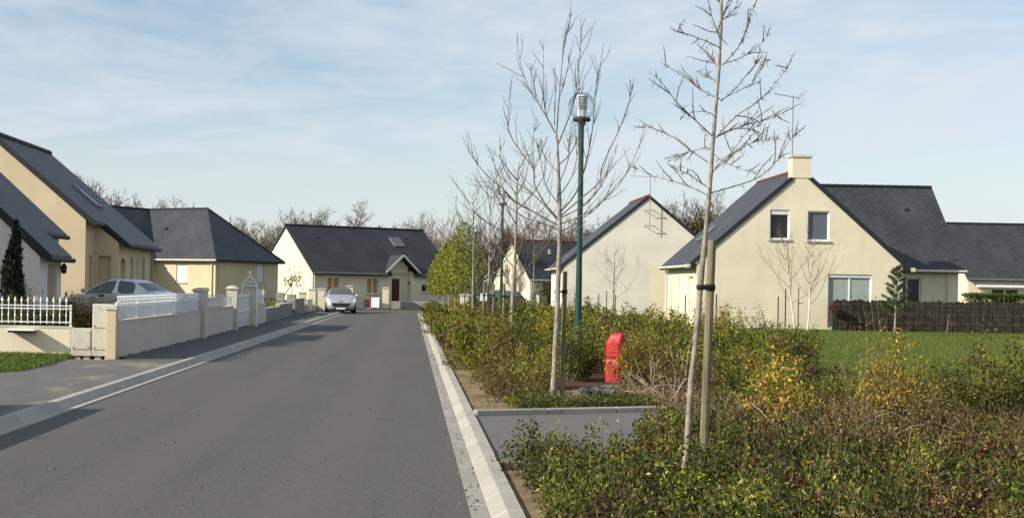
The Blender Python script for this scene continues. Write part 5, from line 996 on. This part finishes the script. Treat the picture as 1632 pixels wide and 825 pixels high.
# clumps of ivy green and russet trees in the far belt
tw_v = []; rng = np.random.default_rng(9); n = 26000; x = rng.uniform(-75, 70, n); y = rng.uniform(165, 190, n); env = 4.2 + 1.6 * np.sin(x * .23) + 1.2 * np.sin(x * .61 + 1) + .8 * np.sin(x * 1.7); z = env * rng.uniform(0, 1, n) ** .7 + .2
C = pick([((.10, .075, .05), 5), ((.14, .10, .065), 3), ((.07, .065, .04), 2)], n, rng); V = leaves(np.stack([x, y, z], 1), rng.normal(size=(n, 3)) + [0, 0, 1.2], 1.1, rng, .07); tag(link('far_wood', fast_mesh('far_wood', V, 4, 'dry_leaf', C)), 'brown leafless belt of distant woodland behind the street', 'woodland', None, 'stuff')
for i, (x, y, h_, r_, lab) in enumerate([(-4.2, 140, 7.6, 2.2, 'ivy green rounded tree above the middle of the long dark roof'), (-7.6, 143, 7.0, 1.8, 'smaller ivy green tree left of the rounded one above the long roof'), (26.5, 128, 9.2, 1.7, 'ivy covered tree between the blank gable and the near tree trunk')]):
    rng = np.random.default_rng(200 + i); o = thing('ivy_tree', lab, 'tree', (x, y, 0), 0); MB().tube([(0, 0, 0), (.1, 0, h_ * .5), (0, 0, h_ * .9)], [.25, .2, .06], 7).build('trunk', 'far_bark', o); n = 2600; P = rng.normal(size=(n, 3)); P = norm(P) * (rng.uniform(.3, 1, (n, 1)) ** .5) * np.array([r_, r_, h_ * .3]); P += np.sin(P[:, [1, 2, 0]] * 3) * .35; P[:, 2] += h_ * .68
    link('crown', fast_mesh('crown', leaves(P, rng.normal(size=(n, 3)), .26, rng, .55), 4, 'leaf', pick([((.10, .10, .03), 4), ((.16, .13, .05), 3), ((.06, .065, .02), 3)], n, rng)), o)

# ================================================================== SHRUBS AND GROUND COVER
def inside(poly, x, y):
    c = False; j = len(poly) - 1
    for i in range(len(poly)):
        (xi, yi), (xj, yj) = poly[i], poly[j]
        if (yi > y) != (yj > y) and x < (xj - xi) * (y - yi) / (yj - yi) + xi: c = not c
        j = i
    return c
def mass(name, label, spots, lsize, stems, leaf='leaf', r0=.006, bark='twig_bark', t0=.2, spread=.05, up=.6, z=.05):
    """one dense planting nobody could count: spots = (x, y, h, r, nleaf, palette)"""
    rng = np.random.default_rng(len(spots)); VV, CC, mb = [], [], MB()
    for x, y, h_, r_, nl, pal in spots:
        lines, V, C = shrub_arrays(rng, h_, r_, stems, nl, lsize, PAL[pal], t0, spread, up); off = np.array([x, y, z]); VV.append(V + off); CC.append(C)
        stem_mb([L + off for L in lines], r0, mb)
    o = tag(link(name, fast_mesh(name, np.concatenate(VV), 4, leaf, np.concatenate(CC))), label, 'shrubs', None, 'stuff'); mb.build('stems', bark, o); return o
rg = random.Random(11)
# middle bed
sp = []
y = 21.5
while y < 86:
    stp = .78 if y < 40 else .95; x = 1.05 if y > 31 else 1.25 if y > 26 else 2.4
    while x < (8.3 if y < 60 else 7.4):
        xx, yy = x + rg.uniform(-.3, .3), y + rg.uniform(-.33, .33); left = xx - (1.35 if y > 26 else 1.7)
        bare = (yy < 33 and xx > .285 * yy) or (1.4 < xx < 4.3 and yy < 24.6) or (3.0 < xx < 4.4 and yy < 25.0) or (xx < 1.9 and yy < 23) or (xx < 1.45 and 28 < yy < 31.5) or (xx < 1.4 and 37 < yy < 39)
        if not bare and not (abs(xx - 3.09) < .22 and 25.6 < yy < 26.4) and not (xx > 5.9 and yy > 62 and rg.random() < .5):
            h_ = (.74 + .2 * math.sin(xx * 1.9 + yy * .6) + rg.uniform(-.28, .28)) * (.75 if left < .3 else 1) * (1.12 if 26 < yy < 45 else .95); pal = rg.choices(['hedge', 'green', 'gold', 'rust', 'dark'], [7, 3, 1.5, 1.2, 1.2])[0]
            nl = 1150 if y < 32 else 620 if y < 48 else 300; sp.append((xx, yy, max(.32, h_), stp * rg.uniform(.55, .78), nl, pal))
        x += stp
    y += stp
near = [s for s in sp if s[1] < 32]; mid = [s for s in sp if 32 <= s[1] < 50]; far = [s for s in sp if s[1] >= 50]
mass('shrub_bed', 'olive and gold shrubs filling the planting bed around the nearest lamp', near, .055, 9); mass('shrub_bed', 'olive green shrubs filling the planting bed beyond the nearest lamp', mid, .075, 7); mass('shrub_bed', 'far olive green shrubs at the end of the planting bed', far, .115, 5, r0=.009)
# low dark creeping mat along the driveway kerb
sp = [(rg.uniform(1.5, 3.4), 0, .16, .22, 260, 'dark') for _ in range(60)]; sp = [(x, 18.25 + (x - 1.45) * .36 + rg.uniform(.0, .95), h_ * rg.uniform(.7, 1.4), r_, n_, p_) for x, _, h_, r_, n_, p_ in sp]
mass('creeping_juniper', 'low dark creeping evergreen mat behind the driveway kerb', sp, .032, 10, 'waxy_leaf', t0=.05, spread=.03)
# foreground cover
poly = [(1.05, 8.5), (1.0, 11.0), (.98, 12.6), (1.2, 13.2), (1.9, 13.0), (2.15, 13.6), (2.5, 14.6), (2.55, 15.6), (3.0, 16.4), (4.6, 15.2), (9.0, 15.2), (9.0, 8.5), (.9, 8.5)]
def scatter(n, x0, x1, y0, y1, rmin, rmax, ok, pack=.72):
    out_ = []
    for _ in range(n):
        x, y, r_ = rg.uniform(x0, x1), rg.uniform(y0, y1), rg.uniform(rmin, rmax)
        if x < y * .47 + .7 and ok(x, y) and all((x - a) ** 2 + (y - b_) ** 2 > ((r_ + c_) * pack) ** 2 for a, b_, c_ in out_): out_.append((x, y, r_))
    return out_
def near_ok(x, y): return inside(poly, x, y) and not (abs(x - 2.36) < .16 and 11.5 < y < 12.0)
sp = []
for x, y, r_ in scatter(5000, .9, 8, 8.7, 16.4, .16, .44, near_ok, .68):
    brown = y > 13.2 and x > 3.2; cl = math.sin(x * 2.1 + 1.3 * math.sin(y * 1.1)) + math.cos(y * 1.7 - x * .9)
    pal = rg.choices(['cover', 'wine', 'rust', 'dark', 'green'], [2, 1.5, 4, 1.2, .6] if brown else [5, .6, .5, 4, 2] if x < 3 else [5, 2.2, 1, 3.5, 1.2])[0]
    h_ = r_ * rg.uniform(.85, 1.35) + .07 + .05 * cl; sp.append((x, y, max(.16, min(.58, h_)), r_ * 1.1, int(6200 * r_ * r_ * rg.uniform(.6, 1.2)) + 90, pal))
mass('ground_cover', 'dense low glossy shrubs covering the foreground bed', sp, .041, 16, 'waxy_leaf', r0=.004, bark='red_twig', t0=.12, spread=.026)
sp = [(x, y, rg.uniform(.3, .62), .14, 90, rg.choice(['wine', 'hedge', 'hedge', 'green'])) for x, y, r_ in scatter(700, 1.2, 7.5, 9, 15.5, .28, .4, near_ok, .8)]
mass('upright_shoots', 'upright young shoots standing up out of the foreground ground cover', sp, .034, 5, 'leaf', r0=.004, bark='twig_bark', t0=.45, spread=.02, up=1.4)
# brown twiggy cover behind it
sp = [(x, y, rg.uniform(.22, .5) * (1 if y < 18 else .7), r_ * 1.15, int(rg.choice((90, 150, 420)) * r_ / .35), rg.choices(['rust', 'wine', 'hedge', 'dark'], [5, .9, 2, 1.2])[0]) for x, y, r_ in scatter(2600, 3.1, 10, 13.2, 21, .24, .48, lambda x, y: x > 3.2 + max(0, 16 - y) * .1, .62)]
mass('twiggy_cover', 'dry red brown twiggy shrubs spreading behind the foreground cover', sp, .038, 26, 'dry_leaf', r0=.005, bark='red_twig', spread=.05)
m = MB()
for k in range(46):
    x, y = rg.uniform(3.2, 8.5), rg.uniform(13, 19.5); a_ = rg.uniform(0, 6.28); L = rg.uniform(.35, 1.0); z0 = rg.uniform(.15, .32); hh = rg.uniform(.05, .22); bend = rg.uniform(-.3, .3)
    m.tube([(x + math.cos(a_ + bend * t) * L * t, y + math.sin(a_ + bend * t) * L * t, z0 + hh * math.sin(3.0 * t)) for t in (0, .25, .5, .75, 1)], [.0065, .006, .005, .004, .0025], 4, False)
tag(m.build('dry_twigs', 'dead_twig'), 'pale arching dry twigs lying over the brown shrubs', 'twigs', None, 'stuff')
sp = [(x, y, (rg.uniform(.45, .95) if x < 5.8 else rg.uniform(.2, .36)), r_, int(2600 * r_ * r_) + 150, rg.choices(['rust', 'hedge', 'dark', 'green'], [2.2, 4, 1.6, 2])[0]) for x, y, r_ in scatter(1500, 3.8, 9, 18.5, 25, .32, .5, lambda x, y: not (x > 6.3 and y > 22.2) and not (x > 7.0 and 19.4 < y < 21), .68)]
mass('shrub_bed', 'mixed rust and olive shrubs between the hydrant and the right lawn', sp, .05, 12)
sp = [(xr(y) + rg.uniform(.75, 1.5), y, rg.uniform(.1, .34), rg.uniform(.14, .3), 260, rg.choice(['rust', 'rust', 'dark', 'hedge', 'hedge'])) for y in [18.6 + .21 * i + rg.uniform(-.1, .1) for i in range(64)]]
mass('low_shrubs', 'low russet and olive tufts along the sandy edge behind the kerb', sp, .034, 9, 'leaf', r0=.004, bark='red_twig', t0=.1, spread=.03)
# litter blown into the gutter
n = 420; rng = np.random.default_rng(77); yy = rng.uniform(9.5, 34, n); P = np.column_stack([xr(30) + .09 + rng.normal(0, .07, n) - (yy - 30) * .0045, yy, np.full(n, .022)]); k = rng.random(n) < .3; P[k, 0] = rng.uniform(-4.4, .4, k.sum()); P[k, 2] = .009
tag(link('leaf_litter', fast_mesh('leaf_litter', leaves(P, rng.normal(size=(n, 3)) * [1, 1, .12], .03, rng, .6), 4, 'dry_leaf', pick([(B_DRY, 3), (B_BRN, 3), ((.3, .22, .1), 1)], n, rng))), 'dry fallen leaves scattered in the gutter and on the road', 'leaves', None, 'stuff')
# shrubs one can tell apart
shrub('forsythia', 'golden leaved upright shrub right of the nearest stake', (4.1, 15.5, .05), .95, .42, 34, 1900, .052, 'gold', 1, t0=.2, spread=.045, up=1.0, r0=.008)
shrub('forsythia', 'tall twiggy yellow green shrub with bare orange stems before the lawn', (5.72, 16.4, .05), 1.10, .52, 46, 2200, .05, 'gold', 2, t0=.33, spread=.05, up=1.1, r0=.008)
shrub('evergreen_shrub', 'broad yellow green bush at the right edge of the picture', (7.25, 17.2, .05), 1.22, .8, 36, 4200, .055, 'hedge', 3, t0=.2, spread=.07, r0=.009)
shrub('thin_shrub', 'thin wispy pinkish twigs standing against the lawn at right', (7.55, 18.8, .05), 1.15, .5, 18, 240, .03, 'rust', 4, t0=.4, r0=.006)
shrub('thin_shrub', 'tall wispy shrub rising above the orange stemmed one', (5.9, 17.9, .05), 1.45, .45, 20, 420, .035, 'hedge', 5, t0=.4, r0=.006)
shrub('evergreen_shrub', 'green bush with pale young leaves right of the nearest stake', (5.9, 26.4, .05), 1.08, 1.0, 36, 4200, .062, 'green', 6, t0=.25, spread=.09)
shrub('evergreen_shrub', 'large green bush in front of the lawn under the birch saplings', (7.1, 27.4, .05), 1.0, .8, 34, 3200, .062, 'green', 7, t0=.25, spread=.09)
shrub('forsythia', 'upright gold tipped shrub with bare stems below the birch saplings', (6.1, 27.6, .05), 1.45, .75, 40, 1500, .05, 'gold', 8, t0=.55, spread=.05, r0=.01, bark='dead_twig', up=1.2)
shrub('evergreen_shrub', 'dark green bush left of the red hydrant casing', (2.8, 24.6, .05), .8, .5, 26, 2600, .05, 'dark', 9, t0=.15, spread=.07)
shrub('evergreen_shrub', 'dark leafy bush behind the nearest trunk above the driveway', (4.45, 20.9, .05), .72, .5, 22, 1900, .045, 'dark', 10, t0=.15, spread=.06)
shrub('twiggy_shrub', 'reddish twiggy bush with sparse gold leaves beside the hydrant casing', (3.86, 23.75, .05), 1.0, .48, 36, 1300, .045, 'gold', 11, t0=.4, spread=.05, r0=.006)
shrub('twiggy_shrub', 'brown twiggy bush overlapping the right side of the hydrant casing', (3.72, 23.6, .05), .78, .26, 26, 700, .045, 'hedge', 16, t0=.2, spread=.05, r0=.005)
shrub('twiggy_shrub', 'sparse golden sprigs growing across the front of the hydrant casing', (3.5, 23.72, .05), .8, .3, 16, 420, .042, 'gold', 15, t0=.25, spread=.05, r0=.005)
shrub('evergreen_shrub', 'light olive bush at the corner above the driveway kerb', (1.95, 22.6, .05), .66, .6, 26, 2600, .045, 'hedge', 12, t0=.15, spread=.06)
shrub('twiggy_shrub', 'brown twiggy bush beside the sandy strip by the kerb', (1.55, 24.2, .05), .62, .45, 34, 900, .035, 'rust', 13, t0=.2, spread=.05, bark='red_twig')
shrub('creeping_juniper', 'flat dark green spreading shrub at the edge of the lawn', (7.2, 21.6, .05), .34, .85, 40, 3200, .035, 'dark', 14, t0=.1, spread=.05)
# bare pale branches lying by the driveway
rg = random.Random(21); o = thing('dead_shrub', 'bare pale branching shrub lying low behind the driveway kerb', 'shrub', (3.65, 20.0, .06)); m = MB()
for k in range(13): a = rg.uniform(-.6, 3.6); grow(rg, m, (rg.uniform(-.1, .1), rg.uniform(-.1, .1), 0), (math.cos(a), math.sin(a) * .5, rg.uniform(.25, 1.6)), rg.uniform(.25, .5), .017, 2, .5, .05, 2, .12, 5, .004, .7)
m.build('branches', 'dead_twig', o)
# tall bare stalks in the foreground
for i, (x, y, h_, lab) in enumerate([(3.6, 12.3, .75, 'bare pale stalk in the foreground right of the nearest tree'), (4.35, 11.9, .8, 'bare pale stalk at the lower right with a leafy tip'), (4.8, 12.4, .7, 'bare pale stalk nearest the lower right corner'), (1.72, 13.1, .42, 'single pale sprig rising beside the driveway')]):
    shrub('bare_stalk', lab, (x, y, .05), h_, .09, 4, 60, .04, 'hedge', 60 + i, t0=.6, spread=.03, up=1.5, r0=.006, bark='dead_twig')
for i, (x, y, lab) in enumerate([(3.25, 10.9, 'pale leaved yellow green shrublet low at the bottom edge'), (4.0, 10.7, 'fresh yellow green upright shoots at the bottom right')]):
    shrub('young_shrub', lab, (x, y, .05), .5, .28, 14, 260, .05, 'hedge', 80 + i, t0=.35, spread=.03, up=1.4, r0=.005, bark='dead_twig')
# far garden shrubs
shrub('evergreen_shrub', 'dark evergreen shrub right of the white gate pillar', (3.55, 77.5, .05), 1.05, .9, 20, 1500, .12, 'dark', 90, spread=.1); shrub('evergreen_shrub', 'dark evergreen shrub under the plain white sign', (4.1, 74, .05), .75, .8, 18, 1200, .12, 'dark', 91, spread=.1)
shrub('flowering_shrub', 'pale pink flowering shrub beside the slender bare tree', (4.3, 73.0, .05), .7, .3, 12, 400, .09, 'pink', 92); shrub('evergreen_shrub', 'dark leafy shrub in front of the far wooden shutter', (11.0, 118, 0), 2.0, 1.1, 22, 1700, .17, 'dark', 93, spread=.15); shrub('evergreen_shrub', 'dark bush between the two lamps before the far gable', (8.2, 118, 0), 1.5, .9, 20, 1300, .16, 'dark', 94, spread=.15)
for i, (x, y, lab) in enumerate([(9.0, 79, 'leafy climber on the wire fence left of the thin sapling'), (9.9, 79.5, 'sparse pale shrub beside the thin dark sapling')]): shrub('thin_shrub', lab, (x, y, 0), 1.9 - .7 * i, .4, 12, 260, .09, 'green', 95 + i, r0=.01)
# clipped hedge behind the brushwood fence
rng = np.random.default_rng(33); n = 34000; P = np.stack([rng.uniform(0, 14, n), rng.choice([0.0, 1.0], n) * 0 + rng.uniform(0, 1, n) ** 2 * 1.0, rng.uniform(.1, 1.0, n) * 1.72], 1); topm = rng.random(n) < .35; P[topm, 2] = 1.7 + rng.normal(0, .03, topm.sum()); P[topm, 1] = rng.uniform(0, 1, topm.sum())
P += rng.normal(0, .03, P.shape); tag(link('clipped_hedge', fast_mesh('clipped_hedge', leaves(P, rng.normal(size=(n, 3)) + [0, -.4, .3], .12, rng, .6), 4, 'leaf', pick(PAL['box'], n, rng)), None, (31.2, 78, 0)), 'bright clipped hedge behind the brushwood fence at right', 'hedge')
# small pine by the brushwood fence
o = thing('pine_tree', 'small young pine standing before the brushwood fence', 'tree', (19.8, 57, 0)); MB().tube([(0, 0, 0), (.03, 0, 1.5), (.08, 0, 2.9)], [.05, .035, .01], 7).build('trunk', 'pale_bark', o); rg = random.Random(4); rng = np.random.default_rng(4); m = MB(); PP, DD = [], []
for k in range(30):
    t = .25 + .72 * k / 30; a = k * 2.4; L = .75 * (1.08 - t) + .12; d = Vector((math.cos(a), math.sin(a), .55)).normalized(); q = Vector((.08 * t, 0, 2.9 * t)); e_ = q + d * L; m.tube([q, q.lerp(e_, .5) - Vector((0, 0, .03)), e_], [.012, .009, .005], 4, False)
    for j in range(230): s = rg.uniform(.2, 1.05); p = q.lerp(e_, s); PP.append(p); DD.append(d * .7 + rvec(rg) * .75)
m.build('branches', 'twig_bark', o); link('needles', fast_mesh('needles', leaves(np.array(PP), np.array(DD), .13, rng, .12), 4, 'leaf', pick(PAL['pine'], len(PP), rng)), o)
stake('thin leaning cane before the brushwood fence', 23.6, 61.3, .8, .1, .02, .6, .02)
# left gardens
o = thing('cypress', 'narrow dark conifer against the nearest left house gable', 'tree', (-9.97, 34.2, .3)); rng = np.random.default_rng(8); n = 5200; t = rng.uniform(0, 1, n); a = rng.uniform(0, 2 * np.pi, n); rad = .36 * np.sin(np.pi * np.clip(t * .8 + .2, 0, 1)) ** .7 * (1.02 - .5 * t) * np.sqrt(rng.uniform(.1, 1, n)); sp2 = np.where(np.sin(a * 2) > .3, .05, 0); P = np.stack([np.cos(a) * rad + .04 * np.sin(t * 9), np.sin(a) * rad, 2.75 * t + sp2], 1)
link('foliage', fast_mesh('foliage', leaves(P, rng.normal(size=(n, 3)) * .5 + [0, 0, 1.3], .11, rng, .35), 4, 'leaf', pick(PAL['cypress'], n, rng)), o); MB().tube([(0, 0, 0), (0, 0, 2.2)], [.06, .02], 6).build('trunk', 'far_bark', o)
for i, (x, y, h_, r_, n_, pal, lab) in enumerate([(-9.8, 31.4, 1.15, .6, 2600, 'dark', 'dark bush at the far left behind the spiked fence'), (-9.2, 31.2, 1.0, .45, 1900, 'garden', 'low dark bush behind the left part of the spiked fence'), (-8.75, 31.0, 1.1, .4, 1700, 'garden', 'reddish dark bush before the white side door'), (-8.3, 31.2, 1.0, .42, 1900, 'dark', 'low dark bush behind the middle of the spiked fence'), (-7.6, 31.0, 1.18, .6, 2400, 'garden', 'tall leafy rose bush before the silver saloon car'), (-7.0, 31.0, 1.05, .45, 1900, 'garden', 'dark red leaved bush behind the meter cabinets'), (-7.9, 30.5, .9, .42, 1700, 'dark', 'low dark bush behind the right part of the spiked fence'), (-9.5, 30.4, .92, .45, 1800, 'dark', 'low dark evergreen close behind the left spikes'), (-8.7, 30.3, .85, .42, 1700, 'dark', 'low dark evergreen close behind the middle spikes')]):
    shrub('garden_shrub', lab, (x, y, .3), h_, r_, 20, n_, .062, pal, 120 + i, group='shrubs behind the spiked fence', t0=.15, spread=.06)
for i, (x, y, lab) in enumerate([(-6.9, 59, 'russet green bush behind the first block wall'), (-7.1, 62, 'olive bush behind the step of the block wall'), (-6.8, 65.5, 'low green bush behind the second block wall')]): shrub('garden_shrub', lab, (x, y, .35), .65 - .1 * i, .7, 20, 900, .09, ['rust', 'hedge', 'green'][i], 140 + i, spread=.08, t0=.15)
o = thing('young_tree', 'small leafy young tree tied to a leaning stake before the bright gable', 'tree', (-7.05, 78, .3)); MB().tube([(0, 0, 0), (.05, 0, 1.0), (.02, 0, 1.9)], [.03, .025, .01], 6).build('trunk', 'twig_bark', o); rng = np.random.default_rng(6); n = 220; P = rng.normal(0, .28, (n, 3)) * [1, 1, .9] + [.1, 0, 1.6]; link('foliage', fast_mesh('foliage', leaves(P, rng.normal(size=(n, 3)), .14, rng, .5), 4, 'leaf', pick(PAL['green'], n, rng)), o)
tag(MB().tube([(-.75, 0, 0), (.05, 0, 1.35)], .03, 6).build('leaning_stake', 'stake_wood', None, (-7.1, 78.1, .3)), 'leaning wooden stake holding the small leafy tree', 'stake'); tag(MB().tube([(0, 0, 0), (0, 0, 1.3)], .045, 6).build('garden_post', 'stake_wood', None, (-8.05, 73, .3)), 'upright wooden post in front of the bright gable', 'post')
tag(MB().box(-.03, .03, -.03, .03, 0, .9).build('garden_post', 'dark_post', None, (-11.2, 44.2, .4)), 'short dark post against the tan gable left of the saloon car', 'post')
# added hedge out of view on the left, there to shade the nearest gable
rng = np.random.default_rng(44); n = 16000; P = np.stack([rng.uniform(0, 1.2, n), rng.uniform(0, 3.5, n), rng.uniform(0, 6.6, n)], 1); tag(link('unseen_shade_hedge', fast_mesh('unseen_shade_hedge', leaves(P, rng.normal(size=(n, 3)), .22, rng, .7), 4, 'leaf', pick(PAL['cypress'], n, rng)), None, (-16.5, 31.8, .3)), 'added unseen hedge that shades the nearest left house gable', 'hedge')
# grass: blades on the verge and along the lawn
def blades(name, label, xy, z, h_, seed, pal=(((.075, .125, .016), 4), ((.125, .18, .026), 4), ((.05, .085, .014), 2), ((.2, .2, .07), 1.2))):
    rng = np.random.default_rng(seed); n = len(xy); P = np.column_stack([xy, np.full(n, z)]); D = rng.normal(0, .38, (n, 3)) + [0, 0, 1]; tag(link(name, fast_mesh(name, leaves(P, D, h_, rng, .16), 4, 'leaf', pick(list(pal), n, rng))), label, 'grass', None, 'stuff')
rng = np.random.default_rng(12); q = np.column_stack([rng.uniform(-11.5, -6.85, 26000), rng.uniform(22.3, 29.5, 26000)]); k = np.array([inside([(-7.25, 29.5), (-6.9, 26.5), (-6.85, 24.4), (-8.2, 22.4), (-12, 22.0), (-12, 29.5)], a, b) for a, b in q]); blades('verge_grass', 'short bright grass in front of the cream wall', q[k], .08, .085, 1)
q = np.column_stack([rng.uniform(7.5, 27, 60000), rng.uniform(0, 1, 60000) ** 1.4 * 36 + 24]); q = q[(q[:, 0] < q[:, 1] * .47 + 1) & (q[:, 0] > 8.3)]; blades('lawn_blades', 'mown green lawn in front of the brushwood fence', q, .03, .075, 2)
q = np.column_stack([rng.uniform(1.2, 4.6, 2500), rng.uniform(0, 1, 2500)]); q[:, 1] = 19.2 + (q[:, 0] - 1.45) * .36 + q[:, 1] * 3.2; q = q[np.sin(q[:, 0] * 4.1) + np.cos(q[:, 1] * 3.3) > .75]; blades('weeds', 'patchy weeds on the bare soil behind the driveway kerb', q, .055, .07, 3)
q = np.column_stack([rng.uniform(5.5, 13, 3000), rng.uniform(22.6, 25.5, 3000)]); blades('rough_grass', 'rough yellowish grass tufts along the near edge of the lawn', q, .05, .17, 5, (((.16, .15, .05), 3), ((.10, .13, .025), 4), ((.24, .2, .09), 1)))
q = np.column_stack([xr(30) + rng.uniform(.38, 1.0, 1400), rng.uniform(17.8, 60, 1400)]); q = q[np.sin(q[:, 1] * 1.7) > .35]; blades('weeds', 'thin weeds along the back of the kerb', q, .045, .08, 4)
